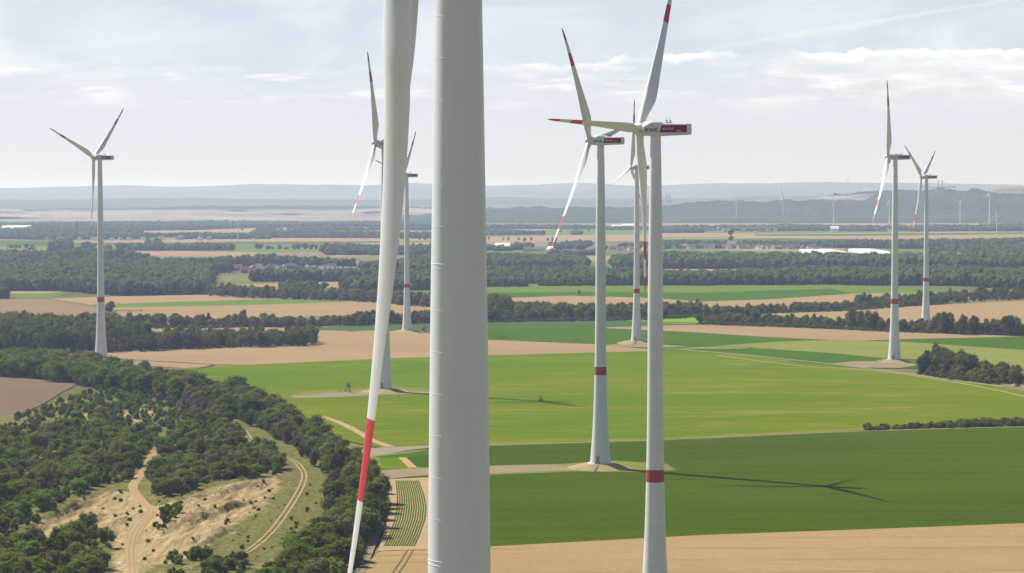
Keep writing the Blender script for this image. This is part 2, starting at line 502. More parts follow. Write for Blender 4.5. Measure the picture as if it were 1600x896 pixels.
exec_fields = [
    # ---- far plain
    ('field', [(0, 352), (760, 352), (760, 346), (0, 346)], 'green_mid', 'narrow green field at the foot of the quarry'),
    ('field', [(760, 349), (1620, 350), (1620, 357), (760, 351)], 'stubble', 'pale stubble strip along the foot of the wooded hill'),
    ('field', [(220, 361), (400, 357), (560, 358), (660, 361), (660, 363), (400, 363), (220, 365)], 'stubble', 'pale stubble strip beyond the church village'),
    ('field', [(222, 366), (400, 364), (670, 362), (670, 368), (560, 371), (222, 371)], 'green_mid', 'pale green strip beside the far church village'),
    ('field', [(-20, 375.5), (75, 376), (160, 377), (230, 378), (420, 379), (310, 384), (300, 390), (0, 389)], 'green_dark', 'long dark green field with small round trees left of the tower'),
    ('field', [(-20, 383), (100, 384), (310, 381), (300, 390), (-20, 389)], 'green_mid', 'lighter green field with scattered round trees'),
    ('field', [(85, 378), (240, 374.5), (420, 371), (420, 376), (300, 379), (120, 379)], 'stubble', 'pale stubble strip in front of the church village'),
    ('field', [(-20, 389), (150, 389), (300, 391), (300, 395), (-20, 396)], 'brown_field', 'brown strip below the scattered round trees'),
    ('field', [(400, 372), (480, 372), (670, 374), (670, 381), (560, 382), (400, 378)], 'stubble', 'stubble strip between two rows of trees left of the big blade'),
    ('field', [(395, 378), (670, 377), (670, 379), (395, 381)], 'green_dark', 'thin dark green strip before a pale field'),
    ('field', [(165, 394), (420, 391), (670, 378), (670, 391), (560, 401), (420, 403), (330, 401), (165, 400)], 'stubble', 'pale field in front of the single round trees'),
    ('field', [(300, 392), (420, 389), (510, 389), (590, 391), (590, 397), (300, 393)], 'green_mid', 'thin green strip under the round trees'),
    ('field', [(400, 395), (525, 394), (520, 401), (400, 404)], 'brown_field', 'brown field above the white gabled houses'),
    ('field', [(120, 408), (260, 409), (250, 414), (120, 414)], 'green_mid', 'small green meadow inside the wooded village'),
    ('field', [(760, 359), (870, 357), (960, 357), (1035, 366), (1035, 368), (760, 368)], 'green_mid', 'green field behind the farm buildings'),
    ('field', [(760, 357.5), (860, 358), (840, 361), (760, 360)], 'stubble', 'thin pale strip before the far avenue'),
    ('field', [(850, 362), (870, 360), (960, 361), (1035, 361), (1035, 367), (960, 368), (850, 368)], 'green_mid', 'green field with two round bushes behind the towers'),
    ('field', [(760, 372), (860, 368), (1040, 367), (1040, 377), (900, 378), (760, 379)], 'stubble', 'pale field lined with a row of small trees'),
    ('field', [(760, 379), (860, 378), (850, 385), (760, 390)], 'brown_field', 'brown field above the white shed'),
    ('field', [(760, 391), (850, 392), (860, 396), (760, 398)], 'green_mid', 'green strip in front of the white shed'),
    ('field', [(1030, 365), (1250, 365), (1620, 362), (1620, 371), (1400, 378), (1250, 374), (1030, 374)], 'stubble', 'broad pale field before the far village'),
    ('field', [(1090, 361), (1320, 361), (1320, 364), (1090, 364.5)], 'green_mid', 'green strip in front of the far village'),
    ('field', [(1180, 366.5), (1320, 366), (1620, 363.5), (1620, 366.5), (1320, 369.5), (1180, 369)], 'green_dark', 'green strip across the pale far field'),
    ('field', [(1030, 371.5), (1150, 371), (1150, 372.5), (1030, 373)], 'green_mid', 'thin green line across the pale field'),
    ('field', [(1035, 375), (1200, 373), (1330, 374), (1400, 377), (1200, 381), (1035, 381)], 'green_dark', 'dark green strip behind the roadside village'),
    ('field', [(1040, 391), (1310, 388), (1420, 391), (1250, 395), (1040, 396)], 'stubble', 'pale strip before the roadside village'),
    ('field', [(1040, 389), (1080, 390), (1250, 394), (1240, 400), (1040, 401)], 'green_mid', 'green meadow behind the long dark wood'),
    ('field', [(1320, 388), (1490, 387), (1490, 393), (1320, 395)], 'green_mid', 'pale green meadow behind the greenhouses'),
    ('field', [(855, 411), (960, 409), (960, 420), (855, 421)], 'green_mid', 'small green meadow between two clumps of wood'),
    ('field', [(915, 400), (960, 400), (960, 407), (915, 407)], 'stubble', 'small pale field beside the left middle tower'),
    ('field', [(920, 421), (960, 418), (1100, 421), (1270, 421), (1250, 427), (1100, 430), (930, 428)], 'stubble', 'pale field between the two long woods'),
    ('field', [(760, 419), (840, 420), (840, 423), (760, 424)], 'stubble', 'thin pale strip below the middle wood'),
    # ---- middle, left
    ('field', [(-20, 455), (60, 455), (110, 457), (80, 466), (-20, 467)], 'green_mid', 'green and pale strip under the left wood'),
    ('field', [(-20, 455), (100, 455.5), (70, 459), (-20, 459)], 'stubble', 'thin pale strip at the edge of the left wood'),
    ('field', [(325, 441), (580, 441), (680, 437), (680, 441), (560, 445), (325, 445)], 'green_mid', 'green strip below the long straight wood'),
    ('field', [(325, 446), (570, 440), (590, 441), (540, 450), (430, 453), (325, 455)], 'stubble', 'pale field between the wood and the hedge left of the blade'),
    ('field', [(510, 457), (600, 455), (690, 452), (690, 470), (600, 461), (520, 462)], 'green_mid', 'green meadow left of the main tower'),
    ('field', [(-20, 468), (70, 467), (230, 464), (330, 461), (430, 464), (680, 476), (680, 482), (330, 496), (-20, 500)], 'brown_field', 'broad brown grain field left of the leftmost turbine'),
    ('field', [(75, 467), (200, 463), (330, 461), (430, 464), (530, 470), (300, 471), (140, 476)], 'ripe_grain', 'pale grain field below the left wood'),
    ('field', [(130, 477), (250, 473), (420, 468), (500, 468), (545, 472), (400, 477), (180, 481)], 'green_mid', 'thin green strip crossing the brown grain field'),
    ('field', [(180, 481), (400, 477), (545, 472), (690, 477), (690, 487), (600, 492), (330, 500), (180, 492)], 'ripe_grain', 'grain field with a pale track, above the long hedge'),
    ('field', [(60, 515), (220, 511), (480, 512), (590, 508), (590, 514), (530, 520), (480, 533), (200, 533), (60, 525)], 'stubble', 'stubble field between the two left hedges'),
    ('field', [(475, 516), (540, 509), (690, 506), (690, 522), (590, 519)], 'beet_blue', 'bluish green beet field at the second turbine'),
    ('field', [(480, 523), (580, 517), (690, 521), (690, 534), (480, 542)], 'stubble_rows', 'ridged stubble field beside the hedge end'),
    ('field', [(100, 557), (200, 550), (490, 539), (690, 533), (760, 531), (935, 537), (1000, 540), (1080, 548), (1000, 551), (760, 557), (600, 562), (290, 576), (180, 570)], 'stubble', 'wide pale stubble field behind the bright meadow'),
    # ---- middle, right
    ('field', [(690, 462), (760, 449), (1000, 445), (1100, 448), (1300, 446), (1540, 456), (1400, 460), (1330, 460), (1200, 469), (1100, 473), (900, 464), (690, 470)], 'green_mid', 'green field below the long right wood'),
    ('field', [(760, 458), (900, 457), (1100, 458), (1300, 452), (1330, 460), (1200, 469), (1100, 473), (900, 464), (760, 466)], 'green_dark', 'darker half of the green field below the right wood'),
    ('field', [(750, 468), (890, 463), (1000, 466), (1100, 472), (1200, 469), (1330, 460), (1620, 456), (1620, 464), (1420, 472), (1200, 492), (1040, 489), (880, 486), (750, 482)], 'stubble', 'pale wedge of stubble behind the middle hedge'),
    ('field', [(1090, 475), (1300, 465), (1420, 464), (1340, 476), (1130, 488)], 'ripe_grain', 'ripe grain wedge left of the right turbines'),
    ('field', [(1190, 498), (1200, 488), (1330, 484), (1420, 480), (1620, 470), (1620, 512), (1450, 506), (1350, 501)], 'stubble_rows', 'ridged stubble field at the foot of the rightmost turbine'),
    ('field', [(960, 502), (1040, 497), (1110, 493), (1200, 494), (1300, 498), (1390, 503), (1450, 510), (1100, 506)], 'green_bright', 'bright green strip behind the right hedge'),
    ('field', [(740, 504), (960, 502), (1065, 508), (1100, 506), (1090, 512), (930, 516), (740, 517)], 'beet_blue', 'bluish green beet strip below the middle hedge'),
    ('field', [(740, 515), (930, 511), (1030, 517), (1200, 527), (1310, 532), (1310, 545), (1050, 550), (930, 539), (740, 531)], 'green_dark', 'dark green field behind the middle turbine mound'),
    ('field', [(930, 513), (1030, 510), (1100, 509), (1250, 514), (1400, 520), (1600, 527), (1420, 532), (1330, 534), (1200, 528), (1080, 520)], 'stubble', 'long pale strip below the right hedge'),
    ('field', [(1360, 533), (1420, 531), (1620, 527), (1620, 551), (1400, 536)], 'green_dark', 'dark green field at the right edge'),
    ('field', [(1060, 546), (1200, 536), (1310, 532), (1420, 536), (1620, 550), (1620, 582), (1440, 570), (1380, 566), (1180, 558)], 'green_pale', 'pale yellow green field around the right turbine mound'),
    ('field', [(1070, 546), (1200, 547), (1300, 553), (1380, 561), (1440, 563), (1480, 578), (1380, 576), (1200, 561), (1100, 551)], 'green_dark', 'darker green strip behind the farm road'),
    # ---- bright meadow and beet
    ('field', [(280, 576), (600, 561.5), (760, 556.5), (1000, 550.5), (1075, 548.5), (1170, 557), (1250, 566.5), (1400, 582), (1620, 614), (1620, 656), (1400, 668), (1200, 680), (1040, 690), (760, 700), (600, 703), (400, 660)], 'meadow', 'broad mown meadow with yellowish streaks in the middle of the plain'),
    ('field', [(280, 576), (600, 561.5), (760, 556.5), (1000, 550.5), (1075, 548.5), (1130, 560), (1100, 580), (800, 592), (600, 600), (400, 612)], 'meadow_fresh', 'fresh green upper part of the meadow'),
    ('field', [(580, 718), (640, 706), (765, 698.5), (1040, 690), (1350, 676), (1620, 669), (1620, 820), (1400, 828), (1100, 839), (765, 857), (600, 866)], 'beet', 'deep green beet field crossed by a turbine shadow'),
    ('field', [(530, 960), (575, 880), (597, 862), (660, 860), (765, 856.5), (1100, 838.5), (1400, 828), (1620, 819.5), (1660, 960)], 'stubble_near', 'golden stubble field at the bottom of the view'),
]
for nm, pts, mat, lab in exec_fields:
    sheet(nm, pts, mat, lab)

# lanes and pads
strip('road', [(1040, 546), (1090, 549.5), (1170, 556.5), (1260, 566), (1370, 579), (1480, 594), (1560, 605), (1640, 617)], 4.2, 'asphalt', 'pale farm road running down to the right edge')
strip('path', [(1120, 557), (1250, 573), (1330, 578), (1400, 585), (1480, 597), (1540, 608), (1590, 619), (1640, 632)], 2.2, 'sandy_track', 'sandy strip along the meadow beside the farm road', 'path', wobble=.5)
strip('path', [(560, 704), (660, 699.5), (765, 697), (1040, 689), (1350, 675.5), (1640, 668)], 3.6, 'farm_lane', 'grey lane between the meadow and the beet field', 'path')
sheet('field_margin', [(700, 699), (1040, 686), (1350, 671), (1350, 674), (1040, 689), (700, 696)], 'turf', 'grassy margin above the grey lane', 'verge')
sheet('path', [(455, 619), (540, 614), (600, 609), (660, 610), (675, 613), (675, 616), (600, 618.5), (500, 623), (455, 623)], 'gravel', 'sandy pad and track at the third turbine', 'path')
sheet('field_margin', [(470, 613), (540, 610), (600, 606), (660, 608), (680, 611), (680, 614), (600, 613), (470, 617)], 'turf', 'dry verge above the sandy track', 'verge')
sheet('gravel_pad', [(750, 730), (880, 727), (960, 722), (1042, 727), (1056, 737), (1000, 740), (900, 739), (750, 745)], 'turf', 'dry turf around the crane pad of the nearer middle turbine', 'pad')
sheet('gravel_pad', [(750, 731), (840, 728.5), (880, 731), (900, 737), (840, 739), (750, 743)], 'gravel', 'grey gravel crane pad left of the middle turbine mound', 'pad')
sheet('gravel_pad', [(1295, 570), (1340, 566), (1400, 567), (1440, 571), (1405, 577), (1340, 576)], 'gravel', 'gravel pad beside the right turbine mound', 'pad')
sheet('gravel_pad', [(935, 541), (975, 539), (1040, 540), (1075, 543), (1020, 545), (975, 543)], 'gravel', 'gravel pad at the middle far turbine', 'pad')
sheet('road', [(560, 704), (600, 701), (670, 698.5), (690, 700), (640, 705), (610, 711), (575, 716), (560, 716)], 'asphalt', 'grey asphalt junction left of the main tower', 'road')
sheet('field_margin', [(575, 716), (612, 711), (640, 706), (690, 702), (690, 735), (598, 735)], 'turf', 'dry grass around the small plots', 'verge')
strip('path', [(500, 652), (530, 662), (558, 676), (584, 691), (610, 700)], 4.5, 'sandy_track', 'sandy path running down beside the belt of trees', 'path', wobble=.5)
sheet('field', [(585, 716), (640, 710), (690, 700), (690, 712), (655, 717), (600, 719)], 'green_dark', 'small dark green plot by the junction')
sheet('field', [(590, 719), (626, 717), (640, 733), (598, 734)], 'meadow_fresh', 'little striped green plot by the belt of trees')
sheet('field', [(636, 718), (690, 710), (690, 734), (650, 732)], 'beet', 'small beet plot beside the main tower')
sheet('path', [(622, 717), (634, 717), (652, 733), (638, 733)], 'sandy_track', 'short sandy path between two small plots', 'path')
sheet('gravel_pad', [(592, 737), (640, 735), (690, 733), (690, 744), (640, 747), (600, 752)], 'gravel', 'grey gravel yard left of the main tower', 'pad')
sheet('field', [(595, 752), (655, 749), (690, 748), (690, 862), (640, 862), (590, 864), (604, 820), (612, 790)], 'sandy_track', 'sandy soil of the row crop plot')
strip('road', [(601, 738), (600, 770), (597, 800), (590, 828), (578, 858), (560, 900), (540, 940)], 3.4, 'farm_lane', 'shaded lane along the belt of trees', 'path')
strip('path', [(172, 487.5), (250, 486.5), (350, 485)], 3.0, 'sandy_track', 'pale track across the grain field', 'path')
strip('path', [(75, 467.5), (140, 478), (178, 488)], 4.0, 'turf', 'grassy boundary running down the grain field', 'path')
for k, (a, b) in enumerate((((636, 862), (611, 900)), ((645, 862), (621, 900)))):
    strip('wheel_track', [a, ((a[0] + b[0]) / 2 + 1, (a[1] + b[1]) / 2), b], 0.55, 'wheel_mark', 'dark wheel rut in the golden stubble, %s one' % ('left' if k == 0 else 'right'), 'wheel rut')
strip('wheel_track', [(590, 871), (640, 870), (700, 868)], 0.5, 'wheel_mark', 'faint wheel rut crossing the golden stubble', 'wheel rut')
for k, pts in enumerate(([(765, 842), (1100, 826), (1400, 815), (1620, 808)], [(765, 803), (1100, 791), (1400, 782), (1620, 776)], [(1050, 700), (1350, 687), (1620, 679)])):
    strip('wheel_track', pts, 0.45, 'green_dark', 'thin wheel line through the beet field, %s' % ('lowest', 'middle one', 'topmost')[k], 'wheel rut')
strip('mowing_line', [(300, 580), (450, 601), (600, 594)], 1.2, 'green_mid', 'thin mowing line across the meadow near the belt', 'mowing line')

# row crop plot: leafy ridges
rb = bmesh.new()
NR = 13
for i in range(NR):
    u = (i + .5) / NR
    line = [(617 + 38 * u, 754), (619 + 44 * u, 775), (619 + 48 * u, 795), (615 + 50 * u, 815), (607 + 50 * u, 838), (598 + 50 * u, 858)]
    P = [Vector(G(*p)) for p in line]
    prev = None
    for a in range(len(P) - 1):
        for j in range(14):
            q = P[a].lerp(P[a + 1], j / 14)
            d = (P[a + 1] - P[a]).normalized()
            nn = Vector((-d.y, d.x))
            w = 0.40 + 0.04 * R.random()
            h = 0.50 + 0.08 * R.random()
            row = [rb.verts.new((*(q - nn * w), 0.25)), rb.verts.new((*(q - nn * w * .5), 0.3 + h)), rb.verts.new((*(q + nn * w * .5), 0.3 + h)), rb.verts.new((*(q + nn * w), 0.25))]
            if prev:
                for b in range(3):
                    rb.faces.new((prev[b], prev[b + 1], row[b + 1], row[b]))
            prev = row
tag(bm_obj('crop_rows', rb, 'crop_row'), 'curving green crop rows on the small sandy plot', 'crop', kind='stuff')


# ---------------------------------------------------------------- scrub hillside (lower left)
def pip(poly, x, y):
    c = False
    j = len(poly) - 1
    for i in range(len(poly)):
        xi, yi = poly[i]
        xj, yj = poly[j]
        if (yi > y) != (yj > y) and x < (xj - xi) * (y - yi) / (yj - yi) + xi:
            c = not c
        j = i
    return c


def gpoly(pts):
    return [G(*p) for p in pts]


def seg_d(px, py, a, b):
    ax, ay = a
    bx, by = b
    dx, dy = bx - ax, by - ay
    L2 = dx * dx + dy * dy
    t = max(0, min(1, ((px - ax) * dx + (py - ay) * dy) / L2))
    ex, ey = px - ax - t * dx, py - ay - t * dy
    return math.hypot(ex, ey), t, (dx * (py - ay) - dy * (px - ax))


def line_d(px, py, L):
    best = (1e9, 0, 0)
    for i in range(len(L) - 1):
        d = seg_d(px, py, L[i], L[i + 1])
        if d[0] < best[0]:
            best = (d[0], (i + d[1]) / (len(L) - 1), d[2])
    return best


ROAD1 = [(290, 672), (278, 684), (262, 692), (240, 716), (224, 742), (212, 762), (208, 776), (222, 793), (236, 806), (230, 820), (212, 840), (205, 862), (206, 896), (208, 930)]
ROAD2 = [(382, 676), (392, 694), (408, 706), (428, 714), (458, 724), (474, 742), (472, 762), (456, 792), (430, 830), (396, 860), (370, 874), (320, 888), (270, 905)]
SCARPS = [  # line, drop, reach
    (gpoly([(10, 858), (70, 828), (115, 802), (150, 788)]), 8.0, 22),
    (gpoly([(105, 846), (140, 828), (172, 808)]), 4.0, 10),
    (gpoly([(172, 895), (173, 860), (180, 836), (196, 822), (214, 815)]), 4.2, 6),
    (gpoly([(275, 805), (330, 788), (390, 770), (440, 755)]), 5.0, 22),
    (gpoly([(250, 845), (310, 822), (350, 806), (400, 792)]), 6.0, 24),
    (gpoly([(295, 862), (330, 846), (372, 828)]), 3.0, 14),
]
GR1, GR2 = gpoly(ROAD1), gpoly(ROAD2)
PATCH = gpoly([(-60, 660), (0, 652), (60, 640), (118, 602), (240, 622), (330, 646), (420, 668), (520, 720), (545, 780), (530, 850), (490, 900), (450, 990), (-60, 990)])
HILL_CACHE = {}


def edge_fade(x, y):
    if not pip(PATCH, x, y):
        return 0.0
    d = line_d(x, y, PATCH + [PATCH[0]])[0]
    return min(1.0, d / 45.0)


def hill_h(x, y):
    e = edge_fade(x, y)
    if e <= 0:
        return 0.0
    h = 2.2 * (noise.noise((x * .012, y * .012, 0)) + .6) + 0.5 * noise.noise((x * .06, y * .06, 4))
    r = min(line_d(x, y, GR1)[0], line_d(x, y, GR2)[0])
    rough = min(1.0, max(0.0, (r - 3.0) / 6.0))
    for L, drop, reach in SCARPS:
        d, t, s = line_d(x, y, L)
        d += 2.2 * noise.noise((x * .09, y * .09, 9)) + .6 * noise.noise((x * .4, y * .4, 9))
        if d < reach * 2.2:
            endf = min(1.0, 5 * t, 5 * (1 - t)) if 0 < t < 1 else 0.0
            # high on the far side of the line, falling steeply on the near side
            side = d if s > 0 else -d
            p = 1 / (1 + math.exp(-max(-30.0, min(30.0, side / max(.5, reach * .045)))))
            fall = math.exp(-(d / (reach * 1.1)) ** 2)
            gul = 0.8 * abs(noise.noise((x * .30, y * .09, 2)))
            rill = noise.noise(((x - .15 * y) * .42, y * .028, 3)) + .5 * noise.noise(((x - .15 * y) * .95, y * .06, 5))
            h += rough * endf * .55 * drop * (p - .35) * fall - rough * gul * fall * endf * 1.2 + rough * rill * fall * .5
    return max(0.0, e * (h + 0.6))


SAND_POLYS = [gpoly(p) for p in (
    [(0, 870), (60, 828), (120, 796), (160, 780), (205, 778), (245, 800), (270, 800), (330, 780), (440, 745), (445, 765), (420, 800), (340, 850), (290, 890), (250, 896), (150, 940), (165, 896), (160, 838), (110, 840), (60, 855), (0, 884)],
    [(20, 705), (110, 660), (150, 650), (150, 672), (90, 700), (40, 725)],
    [(0, 740), (60, 700), (130, 690), (110, 715), (40, 745), (0, 760)],
    [(175, 655), (215, 640), (250, 650), (215, 668)],
)]
GRASS_POLYS = [gpoly(p) for p in (
    [(395, 690), (470, 712), (520, 760), (500, 820), (440, 870), (380, 896), (300, 905), (330, 880), (420, 800), (450, 760), (430, 715)],
    [(118, 745), (150, 745), (150, 775), (118, 785)],
)]
xs0, xs1, ys0, ys1 = -330.0, -28.0, 700.0, 1500.0


def axis(a, b, f0, f1, fine, coarse):
    out = [a]
    while out[-1] < b:
        q = out[-1]
        out.append(q + (fine if f0 <= q < f1 else coarse))
    return out


AX = axis(xs0, xs1, -176, -66, .8, 2.6)
AY = axis(ys0, ys1, 822, 1010, .9, 2.8)
nx, ny = len(AX) - 1, len(AY) - 1
pv, pf, pc = [], [], []
idx = {}
for j in range(ny + 1):
    y = AY[j]
    for i in range(nx + 1):
        x = AX[i]
        if not pip(PATCH, x, y):
            continue
        h = hill_h(x, y)
        idx[(i, j)] = len(pv)
        pv.append((x, y, 0.45 + h))
        s = 0.0
        for P in SAND_POLYS:
            if pip(P, x, y):
                s = max(s, min(1.0, line_d(x, y, P + [P[0]])[0] / 6.0))
        g = 0.0
        for P in GRASS_POLYS:
            if pip(P, x, y):
                g = max(g, min(1.0, line_d(x, y, P + [P[0]])[0] / 8.0))
        pc.append(max(0.0, min(1.0, 0.27 + .63 * s - .25 * g)))
for (i, j), a in list(idx.items()):
    if (i + 1, j) in idx and (i + 1, j + 1) in idx and (i, j + 1) in idx:
        pf += [a, idx[(i + 1, j)], idx[(i + 1, j + 1)], idx[(i, j + 1)]]
m = NT('scrub_soil')
at = m.n('ShaderNodeAttribute', attribute_name='tint')
v = m.coords()
va = m.coords(0.0, (1.0, 0.09, 1))
big = m.noise(v, 0.06, 5, 0.65, .5)
fine = m.noise(v, 0.5, 5, 0.7)
ero = m.noise(va, 0.55, 6, 0.7, .5)
sandc = m.mix(m.ramp(ero, .35, .65), (0.42, 0.315, 0.155), (0.25, 0.180, 0.085))
sandc = m.mix(m.math('MULTIPLY', m.ramp(m.noise(v, .11, 5, .7, 1.0), .60, .66), .8), sandc, (0.60, 0.51, 0.40))
grassc = m.mix(m.ramp(fine, .35, .65), (0.085, 0.098, 0.018), (0.195, 0.170, 0.052))
f = m.math('ADD', m.math('SUBTRACT', at.outputs['Fac'], .5), m.math('MULTIPLY', m.math('SUBTRACT', big, .5), 1.5))
f = m.math('ADD', f, m.math('MULTIPLY', m.math('SUBTRACT', fine, .5), .7))
cc = m.mix(m.ramp(f, -.16, .16), grassc, sandc)
m.surf(cc, .95, .05, bump=m.math('ADD', ero, fine), bump_d=.9, strength=.9)
MATS['scrub_soil'] = m.m
me = np_mesh('terrain', pv, pf, 4, 'scrub_soil', True, pc)
tag(link('terrain', me), 'scrubby eroded hillside with bare sand at lower left', 'terrain', kind='structure')
sheet('field', [(-40, 588), (0, 589), (60, 594), (122, 601), (100, 612), (60, 636), (30, 648), (-40, 662)], 'purple_soil', 'bare purplish brown field at the left edge', z=0.5)


def hz(x, y):
    return 0.45 + hill_h(x, y)


strip('path', ROAD1, 3.7, 'sandy_track', 'orange sand road winding down through the scrub', 'path', z=.09, hf=hz, wobble=.3, step=2.5)
for o_ in (-.75, .75):
    strip('wheel_track', ROAD1, .45, 'stubble', 'pale wheel rut in the orange sand road, %s one' % ('left' if o_ > 0 else 'right'), 'wheel rut', z=.14, hf=hz, wobble=.5, off=o_, step=2.5)
for o_ in (-.95, .95):
    strip('wheel_track', ROAD2, .75, 'sandy_track', '%s sandy rut of the grassy double track' % ('left' if o_ > 0 else 'right'), 'wheel rut', z=.09, hf=hz, wobble=.6, off=o_, step=2.5)

# ---------------------------------------------------------------- far relief


def relief(name, px0, px1, ncol, d0, d1, nrow, ytop, mat, label, bump=0.0, bfreq=.01, shape=1.0, cat='hills'):
    pv, pf = [], []
    for j in range(nrow + 1):
        t = j / nrow
        d = d0 + (d1 - d0) * t
        for i in range(ncol + 1):
            px = px0 + (px1 - px0) * i / ncol
            x = (px - CX) / F * d
            top = Z(px, ytop(px), d1)
            s = (t * t * (3 - 2 * t)) ** shape
            h = top * s
            if bump:
                h += bump * s * (0.4 + s) * .6 * noise.noise((x * bfreq, d * bfreq, 1.0)) + bump * .5 * min(1, 4 * t) * noise.noise((x * bfreq * 3.1, d * bfreq * 3.1, 5.0))
            pv.append((x, d, max(-.5, h)))
    for i in range(ncol + 1):  # back side down to the plain
        px = px0 + (px1 - px0) * i / ncol
        pv.append(((px - CX) / F * d1, d1 + (d1 - d0) * .6, -.5))
    W = ncol + 1
    for j in range(nrow + 1):
        for i in range(ncol):
            a = j * W + i
            pf += [a, a + 1, a + W + 1, a + W]
    me = np_mesh(name, pv, pf, 4, mat, True)
    return tag(link(name, me), label, cat, kind='structure')


def interp(tbl):
    def f(x):
        if x <= tbl[0][0]:
            return tbl[0][1]
        for (a, b), (c, d) in zip(tbl, tbl[1:]):
            if x <= c:
                return b + (d - b) * (x - a) / (c - a)
        return tbl[-1][1]
    return f


prof3 = interp([(-200, 294), (0, 293.5), (130, 292), (200, 290), (330, 291), (400, 288.5), (560, 290), (640, 287), (760, 291), (900, 287), (1000, 291), (1150, 287), (1200, 286), (1300, 285), (1420, 287), (1600, 290), (1800, 291)])
relief('hills', -300, 1900, 160, 21000, 29000, 24, lambda x: prof3(x) + .8 * noise.noise((x * .02, 0, 0)), 'far_land', 'pale blue ridge closing the horizon', 18, .0012)
prof2 = interp([(-200, 312), (0, 312), (300, 309), (600, 314), (760, 308), (1000, 312), (1300, 306), (1800, 308)])
relief('hills', -300, 1900, 160, 15500, 19000, 18, lambda x: prof2(x) + 1.2 * noise.noise((x * .012, 7, 0)), 'far_land', 'hazy lower hills in front of the far ridge', 14, .002)
prof1 = interp([(-200, 327), (0, 326.5), (60, 326), (240, 324.5), (300, 322), (480, 321.5), (560, 322), (760, 325), (860, 331), (900, 340)])
relief('hills', -300, 900, 120, 12900, 13500, 10, lambda x: prof1(x) + .5 * noise.noise((x * .05, 3, 0)), 'hill_wood', 'dark wooded bank behind the open quarry', 10, .02)
# open quarry: terraces of pale sand
pv, pf = [], []
rows = [(11300, 0), (11360, 6), (11650, 7), (11690, 16), (12000, 17), (12050, 27), (12400, 28), (12440, 36), (12800, 37), (12850, 44), (13050, 45)]
NQ = 90
for d, z in rows:
    for i in range(NQ + 1):
        px = -200 + 1060 * i / NQ
        dd = d + 70 * noise.noise((px * .012, z * .2, 0)) + 25 * noise.noise((px * .06, z, 0))
        edge = max(0.0, min(1.0, (850 - px) / 160))
        pv.append(((px - CX) / F * dd, dd, max(-.4, z * 1.25 * (0.7 + .5 * noise.noise((px * .006, 2, z * .02))) * edge)))
for j in range(len(rows) - 1):
    for i in range(NQ):
        a = j * (NQ + 1) + i
        pf += [a, a + 1, a + NQ + 2, a + NQ + 1]
tag(link('terrain', np_mesh('terrain', pv, pf, 4, 'quarry', False)), 'pale sandy terraces of the open quarry on the left horizon', 'terrain', kind='structure')
# wooded spoil hill on the right
profR = interp([(600, 340), (660, 337), (760, 327.5), (830, 326), (900, 325), (960, 326), (1035, 322), (1080, 317.5), (1150, 316), (1215, 316.5), (1260, 315), (1300, 314.5), (1350, 312.5), (1372, 304), (1400, 299.5), (1420, 298), (1530, 298), (1560, 303), (1600, 305), (1800, 306)])
relief('hills', 600, 1800, 330, 10300, 11300, 90, lambda x: profR(x) + .5 * noise.noise((x * .03, 0, 4)), 'hill_wood', 'long wooded spoil hill on the right horizon', 16, .012, .8)
profS = interp([(1180, 317), (1250, 315), (1275, 310), (1300, 307.5), (1320, 306), (1345, 304), (1375, 303.5), (1400, 305), (1430, 307)])
profC = interp([(1270, 312), (1300, 307), (1345, 300), (1375, 298), (1420, 298.5), (1440, 300)])
relief('hills', 1270, 1440, 60, 11700, 11950, 12, lambda x: profC(x) + .4 * noise.noise((x * .1, 8, 4)), 'hill_wood', 'green cap above the bare sandy bench of the hill', 6, .02)
relief('hills', 1180, 1430, 60, 11320, 11650, 12, lambda x: profS(x) + .4 * noise.noise((x * .1, 0, 4)), 'quarry', 'bare sandy bench on top of the spoil hill', 6, .02)
profT = interp([(1500, 300), (1540, 297), (1560, 292.5), (1600, 291.5), (1660, 292), (1800, 294)])
relief('hills', 1500, 1800, 60, 11320, 11650, 12, lambda x: profT(x) + .4 * noise.noise((x * .1, 3, 4)), 'quarry', 'bare sandy crest of the hill at the right edge', 6, .02)

# ---------------------------------------------------------------- wind turbines
TOWER = [(0, 9.3), (4, 8.6), (9, 7.8), (14, 7.15), (20, 6.55), (26, 6.08), (33, 5.65), (41, 5.3), (48, 5.05), (55, 4.85), (65, 4.65), (76, 4.55), (88.8, 4.5), (97, 4.36), (105, 4.2), (113, 4.0), (122, 3.72), (130, 3.46), (136, 3.25), (140.95, 3.0)]
tw = interp([(a, b) for a, b in TOWER])


def tower_bm(z0, z1, n=48, grow=0.0):
    bm = bmesh.new()
    zs = [z0] + [a for a, b in TOWER if z0 < a < z1] + [z1]
    bm_lathe(bm, [(tw(z) / 2 + grow, z) for z in zs], n, False)
    return bm


CHORD = interp([(1.4, 2.3), (3.2, 2.3), (5.0, 2.6), (7.5, 3.3), (10, 3.85), (12, 3.95), (15, 3.75), (20, 3.2), (28, 2.5), (36, 1.95), (44, 1.5), (50, 1.15), (54, .85), (56, .5), (57, .12)])
THICK = interp([(1.4, 1.0), (3.2, 1.0), (5, .93), (7.5, .78), (10, .62), (14, .45), (22, .32), (35, .25), (57, .18)])
TWIST = interp([(1.4, 14), (8, 13), (14, 10), (22, 6.5), (35, 2.5), (50, 0.5), (57, 0)])
TWIST_NEAR = interp([(1.4, -8), (8, -7), (11, -3), (14, 2), (20, 7), (26, 6), (34, -2), (44, -5), (57, -5)])
BL = 57.0


